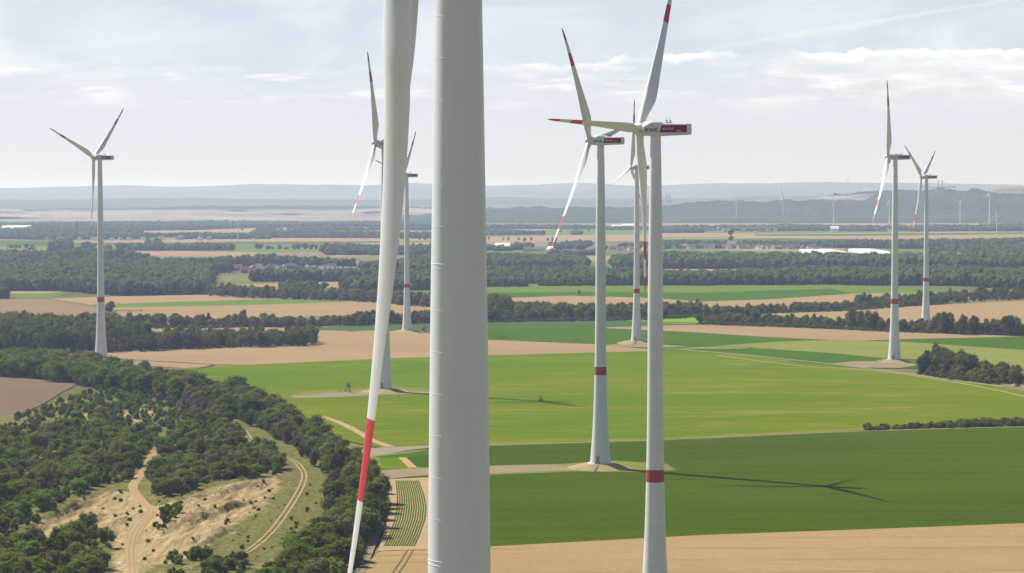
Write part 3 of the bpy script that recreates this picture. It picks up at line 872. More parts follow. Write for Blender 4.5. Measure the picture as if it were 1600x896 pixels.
def airfoil(th, n=14):
    """points (xc, t) around a section from trailing edge over the top, chord 0..1"""
    pts = []
    for side in (1, -1):
        rng = range(n + 1) if side == 1 else range(n - 1, 0, -1)
        for i in rng:
            b = math.pi * i / n
            x = .5 * (1 + math.cos(b))
            if th > .98:
                y = math.sin(b) * .5
            else:
                y5 = 5 * th * (.2969 * math.sqrt(x) - .126 * x - .3516 * x * x + .2843 * x ** 3 - .1015 * x ** 4)
                yc = math.sin(b) * .5
                k = max(0.0, min(1.0, (th - .42) / .56))
                y = y5 * (1 - k) + yc * k * th
                y += (1 - k) * .03 * math.sin(math.pi * x) * side
                if side == -1:  # hollow rear half on the pressure side
                    q = max(0.0, min(1.0, (x - .42) / .40))
                    y *= 1 - (1 - .6 * k) * .85 * q * q * (3 - 2 * q)
            pts.append((x, side * y))
    return pts


def blade_mesh(pitch, twist=1.0, name='blade'):
    """local frame: Z along the blade, X towards the tail of the nacelle, Y = (tail x ... ) in the rotor plane"""
    rs = [1.4, 2.2, 3.2, 4, 5, 6.2, 7.5, 8.8, 10, 11, 12, 13.5, 15, 17.5, 20, 24, 28, 32, 36, 38, 41, 44.33, 47.5, 50.66, 52.5, 54, 55.2, 56, 56.6, 57]
    verts, faces, mats = [], [], []
    n = None
    for r in rs:
        c, th = CHORD(r), THICK(r)
        p = math.radians(pitch + (TWIST_NEAR(r) if twist == 0 else twist * TWIST(r)))
        # trailing edge direction: X = downwind, Y = a x r
        e = (math.sin(p), math.cos(p))
        nrm = (-e[1], e[0])
        bend = -(2.3 * r / BL + 2.2 * (r / BL) ** 2) if twist else -6.2 * (r / BL) ** 2  # towards the wind
        pv_ = .5 - .18 * min(1, max(0, (r - 3) / 8))
        sec = airfoil(th)
        n = len(sec)
        for xc, t in sec:
            u = (xc - pv_) * c
            w = t * c
            verts.append((e[0] * u + nrm[0] * w + bend, e[1] * u + nrm[1] * w, r))
    for k in range(len(rs) - 1):
        rm = .5 * (rs[k] + rs[k + 1])
        red = (38.0 <= rm <= 44.33) or rm >= 50.66
        for i in range(n):
            j = (i + 1) % n
            faces.append((k * n + i, k * n + j, (k + 1) * n + j, (k + 1) * n + i))
            mats.append(1 if red else 0)
    faces.append(tuple(range(n))[::-1])
    mats.append(0)
    faces.append(tuple((len(rs) - 1) * n + i for i in range(n)))
    mats.append(1)
    me = bpy.data.meshes.new(name)
    me.from_pydata(verts, [], faces)
    me.materials.append(MATS['blade_paint'])
    me.materials.append(MATS['red_paint'])
    bm = bmesh.new()
    bm.from_mesh(me)
    bmesh.ops.recalc_face_normals(bm, faces=bm.faces)
    bm.to_mesh(me)
    bm.free()
    me.polygons.foreach_set('material_index', mats)
    me.polygons.foreach_set('use_smooth', [True] * len(me.polygons))
    me.update()
    return me


def text_mesh(name, s, width, height, mat):
    cu = bpy.data.curves.new(name, 'FONT')
    cu.body = s
    cu.size = 1.0
    cu.extrude = .012
    cu.offset = 0.018 if mat == 'logo_blue' else 0.008
    cu.space_character = 1.05
    o = bpy.data.objects.new(name, cu)
    COL.objects.link(o)
    dg = bpy.context.evaluated_depsgraph_get()
    me = bpy.data.meshes.new_from_object(o.evaluated_get(dg))
    bpy.data.objects.remove(o)
    co = np.zeros(len(me.vertices) * 3, dtype=np.float32)
    me.vertices.foreach_get('co', co)
    co = co.reshape(-1, 3)
    mn, mx = co.min(0), co.max(0)
    co[:, 0] = (co[:, 0] - mn[0]) / (mx[0] - mn[0]) * width
    co[:, 1] = (co[:, 1] - mn[1]) / (mx[1] - mn[1]) * height
    co[:, 2] = co[:, 2] - mn[2]
    me.vertices.foreach_set('co', co.reshape(-1))
    me.materials.clear()
    me.materials.append(MATS[mat])
    me.name = name
    me.update()
    return me


SHARED = {}


def nacelle_parts():
    """body with the tower top at x = 0, tail towards +X, z = 0 at its floor"""
    st = [  # x, half width, floor, roof, top half width, upper shoulder z
        (-3.6, 1.75, .35, 4.05, .75, 2.35),
        (-3.2, 2.0, .05, 4.12, .95, 2.60),
        (-.7, 2.0, .0, 4.3, 1.75, 3.95),
        (1.9, 2.0, .0, 4.25, 1.75, 3.9),
        (3.4, 2.0, .06, 3.72, 1.75, 3.45),
        (10.3, 1.95, .30, 3.56, 1.7, 3.30),
        (10.55, 1.86, .5, 3.4, 1.6, 3.2)]
    bm = bmesh.new()
    rings = []
    for x, w, z0, z1, tw_, sh in st:
        ch = .3
        pts = [(-w, z0 + ch), (-(w - ch), z0), (w - ch, z0), (w, z0 + ch), (w, sh), (tw_, z1), (-tw_, z1), (-w, sh)]
        rings.append([bm.verts.new((x, y, z)) for y, z in pts])
    for a, b in zip(rings, rings[1:]):
        for i in range(8):
            j = (i + 1) % 8
            bm.faces.new((a[i], a[j], b[j], b[i]))
    bm.faces.new(rings[0][::-1])
    bm.faces.new(rings[-1])
    bmesh.ops.recalc_face_normals(bm, faces=bm.faces)
    body = bpy.data.meshes.new('nacelle')
    bm.to_mesh(body)
    bm.free()
    body.materials.append(MATS['nacelle_paint'])
    # crimson panels on both sides
    pans = []
    for s in (-1, 1):
        bm = bmesh.new()
        q = [(1.95, .97), (10.42, .97), (10.42, 3.02), (2.7, 3.02)]
        fr = [bm.verts.new((x, s * 2.03, z)) for x, z in q]
        bk = [bm.verts.new((x, s * 1.80, z)) for x, z in q]
        bm.faces.new(fr)
        bm.faces.new(bk[::-1])
        for i in range(4):
            j = (i + 1) % 4
            bm.faces.new((fr[i], fr[j], bk[j], bk[i]))
        bmesh.ops.recalc_face_normals(bm, faces=bm.faces)
        me = bpy.data.meshes.new('livery_panel')
        bm.to_mesh(me)
        bm.free()
        me.materials.append(MATS['crimson_panel'])
        pans.append(me)
    bm = bmesh.new()
    bm_box(bm, (4.2, 0, 3.78), (1.5, 1.6, .32))
    for (x, y, h) in ((3.3, -.4, 2.0), (4.3, -.1, 2.3)):
        bm_tube(bm, (x, y, 3.6), (x, y, 3.6 + h), .045, .03, 6)
        bm_box(bm, (x + .25, y, 3.6 + h * .72), (.5, .06, .06))
    for (x, y) in ((3.75, -.5), (4.85, -.5)):
        bm_box(bm, (x, y, 4.35), (.42, .3, .34))
        bm_tube(bm, (x, y, 3.8), (x, y, 4.25), .04, .04, 6)
    inst = bpy.data.meshes.new('weather_mast')
    bmesh.ops.recalc_face_normals(bm, faces=bm.faces)
    bm.to_mesh(inst)
    bm.free()
    inst.materials.append(MATS['dark_metal'])
    # spinner (nose towards -X) around the origin
    bm = bmesh.new()
    bm_lathe(bm, [(1.35, -1.75), (1.7, -1.2), (1.85, -.3), (1.8, .6), (1.55, 1.35), (1.1, 1.95), (.55, 2.3), (.08, 2.42)], 28)
    for v_ in bm.verts:
        x, y, z = v_.co
        v_.co = (-z, y, x)
    bmesh.ops.recalc_face_normals(bm, faces=bm.faces)
    spin = bpy.data.meshes.new('spinner')
    bm.to_mesh(spin)
    bm.free()
    spin.materials.append(MATS['nacelle_paint'])
    for p in spin.polygons:
        p.use_smooth = True
    bm = bmesh.new()
    bm_tube(bm, (0, 0, .9), (0, 0, 1.75), 1.24, 1.2, 24)
    col = bpy.data.meshes.new('blade_collar')
    bmesh.ops.recalc_face_normals(bm, faces=bm.faces)
    bm.to_mesh(col)
    bm.free()
    col.materials.append(MATS['nacelle_paint'])
    SHARED.update(body=body, pans=pans, inst=inst, spin=spin, col=col,
                  rwe=text_mesh('operator_lettering', 'RWE', 3.9, 1.12, 'logo_blue'),
                  sen=text_mesh('maker_lettering', 'SENVION', 3.5, .60, 'logo_white'),
                  typ=text_mesh('type_lettering', '3.2M114', 1.8, .36, 'logo_white'))


nacelle_parts()


def blade_me(p, t=1.0):
    k = ('blade', p, t)
    if k not in SHARED:
        SHARED[k] = blade_mesh(p, t)
    return SHARED[k]


def rot_to(o, mat3):
    o.rotation_mode = 'QUATERNION'
    o.rotation_quaternion = mat3.to_quaternion()


def turbine(base, hub_y, s, thetas, label, pitch=47, Y=None, zb=2.4, detail=True, seams=False, door=False, H=None, band=True, text=True, w=None):
    if Y is None:
        bx, by = G(base[0], base[1], zb)
    else:
        by = Y
        bx = X(base[0], Y)
    if H is None:
        H = Z(base[0], hub_y, by) - zb
    k = H / 143.0
    az = math.atan2(bx, by)
    if w is None:
        w = az + math.asin(s)
    root = empty('wind_turbine', (bx, by, zb), -w, k)
    tag(root, label, 'wind turbine', 'wind turbines of the farm')
    # tower: concrete below, steel above, one red ring
    if band:
        bm = tower_bm(0, 39.2)
        bm2 = tower_bm(42.9, 88.8)
        tmp = bpy.data.meshes.new('t')
        bm2.to_mesh(tmp)
        bm2.free()
        bm.from_mesh(tmp)
        bpy.data.meshes.remove(tmp)
        t = bm_obj('tower', bm, 'tower_paint', root)
        b = bm_obj('warning_band', tower_bm(39.2, 42.9, 48, .004), 'band_paint', root)
        st = bm_obj('steel_tower', tower_bm(88.8, 140.95), 'tower_paint_smooth', root)
        for o in (t, b, st):
            shade_side(o)
    else:
        t = bm_obj('tower', tower_bm(0, 140.95, 24), 'tower_paint_smooth', root)
        shade_side(t)
    z0 = 140.95
    n = link('nacelle', SHARED['body'], root, (0, 0, z0))
    for i, pm in enumerate(SHARED['pans']):
        p = link('livery_panel', pm, n)
    if text:
        for me, x, z, y in ((SHARED['rwe'], -2.45, 1.15, -2.001), (SHARED['sen'], 2.95, 1.72, -2.032), (SHARED['typ'], 7.1, 1.18, -2.032)):
            o = link(me.name, me, n, (x, y, z))
            o.rotation_euler = (math.pi / 2, 0, 0)
            o2 = link(me.name, me, n, ((x + (3.9 if me is SHARED['rwe'] else 3.5 if me is SHARED['sen'] else 1.8)), -y, z))
            o2.rotation_euler = (math.pi / 2, 0, math.pi)
    if detail:
        link('weather_mast', SHARED['inst'], n)
    # rotor, tilted five degrees nose up
    tl = math.radians(5)
    hub = link('hub', SHARED['spin'], root, (-5.15, 0, z0 + 2.1))
    hub.rotation_euler = (0, tl, 0)
    a = Vector((-math.cos(tl), 0, math.sin(tl)))
    upv = Vector((math.sin(tl), 0, math.cos(tl)))
    for th in thetas:
        th, pp, ptw = th if isinstance(th, tuple) else (th, pitch, 1.0)
        q = math.radians(th)
        r = upv * math.cos(q) + Vector((0, 1, 0)) * math.sin(q)
        yv = a.cross(r)
        xv = -a
        M = Matrix((xv, yv, r)).transposed()
        bl = link('blade', blade_me(pp, ptw), root, (-5.15, 0, z0 + 2.1))
        rot_to(bl, M)
        c = link('blade_collar', SHARED['col'], bl)
    if seams:
        zz = 92.0
        for i in range(17):
            z = 93.6 + 2.9 * i
            if z > 139:
                break
            bm = bmesh.new()
            rr = tw(z) / 2
            bm_lathe(bm, [(rr - .01, z - .014), (rr + .008, z - .008), (rr + .006, z + .004), (rr - .006, z + .040)], 64, False)
            bm_obj('weld_seam', bm, 'tower_paint_smooth', root)
        for z in (117.1, 96.2, 96.5):
            bm = bmesh.new()
            rr = tw(z) / 2
            bm_lathe(bm, [(rr - .01, z - .02), (rr + .018, z - .012), (rr + .014, z + .004), (rr - .006, z + .05)], 64, False)
            bm_obj('flange_joint', bm, 'tower_paint_smooth', root)
    if door:
        ang = -w
        # door facing the camera's left, on a small landing
        d = bmesh.new()
        dirv = Matrix.Rotation(w, 3, 'Z') @ Vector((-.30, -.954, 0))
        pos = dirv * (tw(2.0) / 2 - .05)
        rm = Matrix.Rotation(math.atan2(dirv.y, dirv.x), 3, 'Z')
        bm_box(d, pos + Vector((0, 0, 1.75)), (.5, 1.25, 2.5), rm)
        do = bm_obj('door', d, 'grey_metal', root)
        d = bmesh.new()
        bm_box(d, pos + dirv * .55 + Vector((0, 0, .35)), (1.1, 2.2, .12), rm)
        for sy in (-1, 1):
            for sx in (-.4, .4):
                bm_box(d, pos + dirv * .55 + rm @ Vector((sx, sy * 1.0, 0)) + Vector((0, 0, .9)), (.06, .06, 1.1), rm)
        bm_box(d, pos + dirv * .3 + Vector((0, 0, 3.2)), (1.0, 1.7, .12), rm)
        bm_obj('landing', d, 'dark_metal', root)
    # foundation collar
    if detail:
        bm = bmesh.new()
        bm_lathe(bm, [(6.0, -.35), (6.0, .12), (4.7, .2)], 40, True)
        bm_obj('foundation', bm, 'concrete', root)
    return root, (bx, by)


def shade_side(o):
    for p in o.data.polygons:
        p.use_smooth = abs(p.normal.z) < .9


def mound(pos, h, r, label, stair=None):
    bm = bmesh.new()
    n = 36
    prof = [(1.0, 0), (.8, .12), (.6, .5), (.45, .85), (.34, .98), (.0, 1.0)]
    rings = []
    for pr, pz in prof[:-1]:
        ring = []
        for i in range(n):
            an = 2 * math.pi * i / n
            q = r * pr * (1 + .12 * noise.noise((math.cos(an) * 1.7 + pos[0], math.sin(an) * 1.7, pr * 2)))
            ring.append(bm.verts.new((pos[0] + q * math.cos(an), pos[1] + q * math.sin(an), h * pz + .05)))
        rings.append(ring)
    for a, b in zip(rings, rings[1:]):
        for i in range(n):
            j = (i + 1) % n
            bm.faces.new((a[i], a[j], b[j], b[i]))
    bm.faces.new(rings[-1])
    o = bm_obj('mound', bm, 'mound_earth', smooth=True)
    tag(o, label, 'mound', kind='structure')
    if stair:
        an = math.radians(stair[0])
        d = Vector((math.cos(an), math.sin(an), 0))
        sd = Vector((-d.y, d.x, 0))
        root = empty('stairway', (pos[0] + d.x * r * .36, pos[1] + d.y * r * .36, h))
        tag(root, stair[1], 'stairway')
        b = bmesh.new()
        N = 14
        run = r * .56
        for i in range(N):
            t = (i + .5) / N
            rm = Matrix.Rotation(an, 3, 'Z')
            bm_box(b, d * (run * t) + Vector((0, 0, -h * t * .97 + .22)), (run / N * 1.02, 1.6, .16), rm)
        bm_obj('steps', b, 'concrete', root)
        for s_ in (-1, 1):
            b = bmesh.new()
            p0, p1 = d * 0 + sd * s_ * .85, d * run + sd * s_ * .85
            bm_tube(b, p0 + Vector((0, 0, 1.1)), p1 + Vector((0, 0, -h * .97 + 1.1)), .04, .04, 6)
            for i in range(6):
                q = p0.lerp(p1, i / 5) + Vector((0, 0, -h * .97 * i / 5))
                bm_tube(b, q, q + Vector((0, 0, 1.1)), .03, .03, 5)
            bm_obj('handrail', b, 'grey_metal', root)


mainT, _ = turbine((717, 0), 0, .668, [(175.8, 61, 0), 55.8, -64.2], 'main tower and blade close to the camera, cut by the top and bottom edges', Y=178.0, zb=0, H=143.0, seams=True, detail=True)
T = {}
_, T['r'] = turbine((1023, 960), 202, .365, [31, 152, -89], 'turbine right of centre with one blade pointing left and its foot below the frame', zb=1.2, door=False)
_, T['c'] = turbine((938, 724), 220, .38, [-33, 81.5, -153], 'turbine whose mound, stairway and long shadow lie in the beet field', zb=2.6, door=True)
_, T['l'] = turbine((157.9, 557), 246, .525, [-70, 50, 170], 'leftmost turbine, standing behind the belt of trees', zb=1.5)
_, T['b'] = turbine((601, 607), 224, .2, [-24, 96, -144], 'turbine half hidden behind the big close blade', zb=2.4, door=True)
_, T['n'] = turbine((635.8, 516), 274, .37, [43, 163, -77], 'turbine showing between the big blade and the main tower', zb=2.0)
_, T['m'] = turbine((994.5, 532.5), 262, .36, [6, 127, -112], 'farther turbine just left of the tower with the left pointing blade', zb=2.5, door=True)
_, T['q'] = turbine((1397.3, 562), 246, .06, [-20, 97, -143], 'larger turbine of the right hand pair', zb=2.5, door=True)
_, T['s'] = turbine((1446.5, 502), 277, .31, [62, -58, 182], 'smaller turbine of the right hand pair, its rotor a raised Y', zb=.8)
mound(T['c'], 2.6, 19, 'grassy earth mound under the turbine in the beet field', (-104, 'concrete stairway on the mound in the beet field'))
mound(T['b'], 2.4, 19, 'earth mound under the turbine behind the big blade')
mound(T['m'], 2.5, 21, 'earth mound under the farther middle turbine', (-100, 'stairway on the mound of the farther middle turbine'))
mound(T['q'], 2.5, 18, 'earth mound under the larger right turbine', (-170, 'pale stairway on the mound of the larger right turbine'))
mound(T['n'], 2.0, 20, 'low earth mound left of the main tower')
mound(T['s'], .8, 14, 'low mound of the smaller right turbine')
mound(T['l'], 1.5, 15, 'low mound of the leftmost turbine')
mound(T['r'], 1.2, 15, 'low mound below the frame')

# far turbines: same machine, simpler
FAR = [
    ((372, 378), 349, .9, [4, 124, -116], 'white turbine far left beyond the church village'),
    ((1150.5, 348.5), 315.5, .6, [-28, 92, -148], 'small pale turbine at the left end of the wooded hill'),
    ((1223.5, 348), 307.5, .45, [-18, 102, -138], 'tallest of the small turbines before the wooded hill, with a nearly upright blade'),
    ((1302.5, 352), 316, .8, [70, -50, 190], 'small turbine below the sandy bench of the hill'),
    ((1376.5, 346), 297, .9, [50, -70, 170], 'pale turbine partly behind the blade of the larger right turbine'),
    ((1389.5, 352), 315, .6, [-30, 90, 210], 'small turbine just left of the larger right tower'),
    ((1500, 351), 316.5, .8, [50, -70, 170], 'small turbine right of the right hand pair'),
    ((1546, 350.5), 305, .5, [12, 132, -108], 'pale turbine before the wooded hill near the right edge'),
    ((1557, 370.5), 337, .85, [-8, 112, -128], 'nearest of the small turbines, standing in the pale far field'),
]
for b, hy, s, th, lab in FAR:
    r, p = turbine(b, hy, s, th, lab, zb=0.0, detail=False, band=False, text=False)
    r['group'] = 'small turbines in the distance'

# ---------------------------------------------------------------- vegetation prototypes


def ico(sub=1):
    bm = bmesh.new()
    bmesh.ops.create_icosphere(bm, subdivisions=sub, radius=1.0)
    v_ = np.array([v.co[:] for v in bm.verts])
    f_ = np.array([[v.index for v in f.verts] for f in bm.faces])
    bm.free()
    return v_, f_


ICO1 = ico(1)
ICO2 = ico(2)


def crown(seed, w, h, base, nblob, nleaf, leaf, core=True, top=1.0):
    """leafy crown as triangles: clumps round sub-crowns; w width, h total height, base height of the lowest leaves"""
    rs = np.random.RandomState(seed)
    C = []
    rad = []
    for i in range(nblob):
        t = (i + .5) / nblob
        z = base + (h - base) * (.12 + .76 * t)
        prof = math.sin(math.pi * (.15 + .75 * t ** top)) ** .7
        a = rs.rand() * 6.283
        rr = w * .5 * prof * math.sqrt(rs.rand()) * .72
        C.append((rr * math.cos(a), rr * math.sin(a), z))
        rad.append(min(w, h - base) * (.20 + .13 * rs.rand()) * (.75 + .35 * prof))
    C = np.array(C)
    rad = np.array(rad)
    V, T_, tint = [], [], []
    nv = 0
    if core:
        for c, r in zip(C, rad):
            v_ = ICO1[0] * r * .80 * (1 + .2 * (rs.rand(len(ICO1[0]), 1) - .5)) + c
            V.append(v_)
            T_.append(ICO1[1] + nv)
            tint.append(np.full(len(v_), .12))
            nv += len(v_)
    for k, (c, r) in enumerate(zip(C, rad)):
        ct = rs.rand()
        m_ = int(nleaf * (r / rad.mean()) ** 2)
        d = rs.randn(m_, 3)
        d[:, 2] += .25
        d /= np.linalg.norm(d, axis=1)[:, None]
        p = c + d * r * (.78 + .38 * rs.rand(m_, 1) ** 1.5)
        inside = np.zeros(m_, bool)
        for q, (c2, r2) in enumerate(zip(C, rad)):
            if q != k:
                inside |= np.linalg.norm(p - c2, axis=1) < r2 * .72
        p, d = p[~inside], d[~inside]
        m_ = len(p)
        if not m_:
            continue
        nrm = d + .42 * rs.randn(m_, 3)
        nrm /= np.linalg.norm(nrm, axis=1)[:, None]
        u = np.cross(nrm, rs.randn(m_, 3))
        u /= np.linalg.norm(u, axis=1)[:, None]
        v2 = np.cross(nrm, u)
        s = leaf * (.55 + .9 * rs.rand(m_, 1))
        q0, q1, q2, q3 = p - u * s * .6, p + v2 * s * .38, p + u * s * .6, p - v2 * s * .38
        blk = np.stack([q0, q1, q2, q3], 1).reshape(-1, 3)
        V.append(blk)
        i0 = nv + np.arange(m_) * 4
        T_.append(np.stack([i0, i0 + 1, i0 + 2], 1))
        T_.append(np.stack([i0, i0 + 2, i0 + 3], 1))
        tint.append(np.repeat(np.clip(.25 + .4 * ct + .35 * rs.rand(m_), 0, 1), 4))
        nv += m_ * 4
    return np.concatenate(V), np.concatenate(T_), np.concatenate(tint)


def conifer(seed, w, h, nleaf, leaf):
    rs = np.random.RandomState(seed)
    z = h * (.06 + .92 * rs.rand(nleaf) ** 1.3)
    a = rs.rand(nleaf) * 6.283
    r = w * .5 * (1 - z / h) * (.55 + .5 * rs.rand(nleaf)) * (1 + .25 * np.sin(z * 5))
    p = np.stack([r * np.cos(a), r * np.sin(a), z], 1)
    nrm = np.stack([np.cos(a), np.sin(a), .6 + 0 * a], 1) + .6 * rs.randn(nleaf, 3)
    nrm /= np.linalg.norm(nrm, axis=1)[:, None]
    u = np.cross(nrm, rs.randn(nleaf, 3))
    u /= np.linalg.norm(u, axis=1)[:, None]
    v2 = np.cross(nrm, u)
    s = leaf * (.5 + rs.rand(nleaf, 1))
    V = np.stack([p - u * s * .6, p + v2 * s * .4, p + u * s * .6, p - v2 * s * .4], 1).reshape(-1, 3)
    i0 = np.arange(nleaf) * 4
    T_ = np.concatenate([np.stack([i0, i0 + 1, i0 + 2], 1), np.stack([i0, i0 + 2, i0 + 3], 1)])
    # dark inner cone
    nv = len(V)
    ring = np.array([[w * .36 * math.cos(k * .785), w * .36 * math.sin(k * .785), h * .06] for k in range(8)] + [[0, 0, h * .93]])
    T2 = np.array([[nv + k, nv + (k + 1) % 8, nv + 8] for k in range(8)])
    return np.concatenate([V, ring]), np.concatenate([T_, T2]), np.concatenate([np.repeat(.3 + .6 * rs.rand(nleaf), 4), np.full(9, .1)])


def blob(seed, sub2=True):
    """far crown: knobbly closed lump of unit width and height"""
    rs = np.random.RandomState(seed)
    V, T_, tt = [], [], []
    nv = 0
    B = ICO2 if sub2 else ICO1
    for k in range(4 if sub2 else 3):
        c = np.array([rs.uniform(-.2, .2), rs.uniform(-.2, .2), rs.uniform(.38, .70)])
        r = rs.uniform(.24, .34)
        v_ = B[0] * r
        off = np.array([noise.noise(Vector(x) * 9.0 + Vector((seed * 3.1, k, 0))) for x in v_])
        v_ = v_ * (1 + .42 * off[:, None] + .12 * rs.randn(len(v_), 1))
        V.append(v_ * np.array([1.05, 1.05, 1.0]) + c)
        T_.append(B[1] + nv)
        tt.append(np.clip(.35 + .4 * off + .25 * rs.rand() + .25 * rs.rand(len(v_)), 0, 1))
        nv += len(v_)
    # skirt to the ground
    v_ = ICO1[0] * np.array([.30, .30, .34]) + np.array([0, 0, .30])
    V.append(v_)
    T_.append(ICO1[1] + nv)
    tt.append(np.full(len(v_), .1))
    return np.concatenate(V), np.concatenate(T_), np.concatenate(tt)


# unit protos: width 1, height 1 for scaling
def norm_proto(P, w, h):
    v_, t_, c_ = P
    return v_ / np.array([w, w, h]), t_, c_


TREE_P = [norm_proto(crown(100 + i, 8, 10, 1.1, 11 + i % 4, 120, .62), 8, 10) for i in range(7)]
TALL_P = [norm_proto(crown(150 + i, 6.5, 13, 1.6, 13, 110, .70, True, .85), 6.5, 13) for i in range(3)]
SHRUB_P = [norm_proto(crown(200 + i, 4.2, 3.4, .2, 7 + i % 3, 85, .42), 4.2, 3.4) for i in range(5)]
MID_P = [norm_proto(crown(300 + i, 8, 10, .9, 9, 42, 1.0), 8, 10) for i in range(5)]
SMID_P = [norm_proto(crown(330 + i, 4.2, 3.4, .2, 6, 34, .62), 4.2, 3.4) for i in range(3)]
CON_P = [norm_proto(conifer(400 + i, 4, 9, 900, .5), 4, 9) for i in range(2)]
FAR_P = [blob(500 + i) for i in range(5)]
VFAR_P = [blob(600 + i, False) for i in range(4)]


def proto_mesh(name, P, mat):
    return np_mesh(name, P[0], P[1], 3, mat, False, P[2])


def scatter(poly_px, spacing, jitter=.85):
    P = gpoly(poly_px)
    x0, x1 = min(p[0] for p in P), max(p[0] for p in P)
    y0, y1 = min(p[1] for p in P), max(p[1] for p in P)
    out = []
    ny = int((y1 - y0) / spacing) + 1
    nx = int((x1 - x0) / spacing) + 1
    for j in range(ny + 1):
        for i in range(nx + 1):
            x = x0 + (i + (R.random() - .5) * jitter + .5 * (j % 2)) * spacing
            y = y0 + (j + (R.random() - .5) * jitter) * spacing
            if pip(P, x, y):
                out.append((x, y))
    return out


def clear_of_roads(x, y, m1=2.6):
    return line_d(x, y, GR1)[0] > m1 and line_d(x, y, GR2)[0] > m1


def on_patch(x, y):
    return hz(x, y) if (xs0 < x < xs1 and ys0 < y < ys1 and pip(PATCH, x, y)) else 0.0


PLANTS = []  # dict: x y z w h cls mat label group proto-kind


def plant(x, y, w, h, cls, mat, label, group, pk='tree', z=None):
    PLANTS.append(dict(x=x, y=y, z=(on_patch(x, y) if z is None else z) - .15, w=w, h=h, cls=cls, mat=mat, label=label, group=group, pk=pk))


# the dark belt between scrub hillside and fields
BELT = [(-30, 572), (60, 574), (130, 578), (215, 594), (300, 606), (390, 630), (455, 662), (520, 705), (572, 752), (592, 790), (588, 822), (572, 856), (548, 900), (520, 960), (405, 960), (404, 932), (445, 900), (492, 868), (528, 815), (534, 765), (482, 716), (410, 676), (330, 646), (240, 622), (118, 601), (50, 592), (-30, 588)]
DRYLINE = gpoly([(372, 648), (425, 668), (462, 700), (490, 735), (506, 770)])
lab_b = 'leafy tree packed in the dark belt between scrub hillside and meadow'
for x, y in scatter(BELT, 7.4, 1.1):
    if not clear_of_roads(x, y, 3.5):
        continue
    hgt = R.choice((R.uniform(5.5, 8.5), R.uniform(7.5, 11.5), R.uniform(9, 13))) * (1.0 if y < 1500 else 1.12)
    u = R.random()
    px, py, s = to_px(x, y, 0)
    dry = (noise.noise((x * .03, y * .012, 8)) > .36 and u < .5) or (line_d(x, y, DRYLINE)[0] < 9 and u < .42) or (250 < px < 345 and 612 < py < 655 and u < .7)
    if dry:
        plant(x, y, R.uniform(3, 5), hgt * .7, 'dry_tree', 'leaf_dry', 'bare brownish leafless tree among the green belt trees', 'dry trees in the belt', 'tree')
    elif 420 < px < 520 and 660 < py < 740 and u < .3:
        plant(x, y, R.uniform(3, 4), R.uniform(6, 9), 'conifer', 'leaf_conifer', 'dark pointed conifer at the inner edge of the belt', 'conifers in the belt', 'con')
    else:
        plant(x, y, hgt * R.uniform(.85, 1.25), hgt, 'tree', 'leaf_belt' if u < .72 else 'leaf_olive' if u < .84 else 'leaf_shrub', lab_b, 'trees of the belt')
for (x, y), n_, spread in [(q, 5, 7) for q in gpoly([(446, 676), (470, 694), (494, 714), (514, 734), (540, 772)])] + [(q, 6, 10) for q in gpoly([(272, 636), (296, 640), (318, 646), (332, 652)])]:
    for _ in range(n_):
        h = R.uniform(5, 8.5)
        plant(x + R.uniform(-spread, spread), y + R.uniform(-spread, spread) * 1.6, h * R.uniform(.5, .7), h, 'dry_tree', 'leaf_dry', 'bare brownish leafless tree among the green belt trees', 'dry trees in the belt', 'tree')
# scrub
SCRUB = [
    ([(-20, 690), (30, 655), (90, 632), (150, 606), (240, 622), (300, 650), (290, 668), (255, 700), (232, 735), (150, 660), (60, 720), (-20, 770)], 7.0, .72, 1.05),
    ([(-20, 720), (60, 690), (150, 655), (250, 690), (228, 740), (205, 772), (150, 772), (118, 790), (60, 828), (-20, 868)], 6.6, .90, 1.6),
    ([(290, 655), (330, 650), (375, 676), (395, 700), (430, 722), (440, 748), (380, 760), (330, 768), (275, 796), (240, 786), (226, 750), (250, 712)], 6.6, .92, 1.65),
    ([(-20, 880), (50, 858), (110, 838), (155, 826), (166, 850), (160, 900), (150, 960), (-20, 960)], 6.6, .92, 1.7),
    ([(240, 838), (262, 815), (284, 808), (280, 825), (256, 842)], 4.0, .9, .9),
    ([(270, 880), (330, 878), (380, 868), (385, 905), (300, 930), (250, 920)], 5.0, .7, 1.0),
    ([(390, 690), (460, 712), (430, 712), (400, 700)], 7.0, .5, .8),
]
lab_s = 'bushy green shrub of the scrub on the eroded hillside'
for poly, sp, prob, sc in SCRUB:
    for x, y in scatter(poly, sp):
        if R.random() > prob or not clear_of_roads(x, y, 3.4):
            continue
        k = R.random()
        h = R.choice((R.uniform(1.2, 2.4), R.uniform(2.0, 3.4), R.uniform(2.8, 4.6))) * sc
        mat = 'leaf_shrub' if k < .66 else 'leaf_olive' if k < .84 else 'leaf_belt' if k < .94 else 'leaf_bright'
        plant(x, y, h * R.uniform(1.1, 1.55), h, 'shrub', mat, lab_s, 'scrub bushes', 'tree' if h > 3.6 and R.random() < .6 else 'shrub')
for x, y in scatter([(0, 860), (150, 782), (205, 782), (260, 800), (440, 748), (500, 760), (500, 830), (400, 890), (260, 905), (165, 905), (165, 830), (110, 840)], 8.5):
    if R.random() < .4 and clear_of_roads(x, y, 2.2):
        h = R.uniform(.5, 1.5)
        plant(x, y, h * 1.5, h, 'low_bush', R.choice(['leaf_shrub', 'leaf_bright', 'leaf_shrub']), 'tiny green bush dotted on the bare sandy slope', 'tiny bushes on the sand', 'shrub')
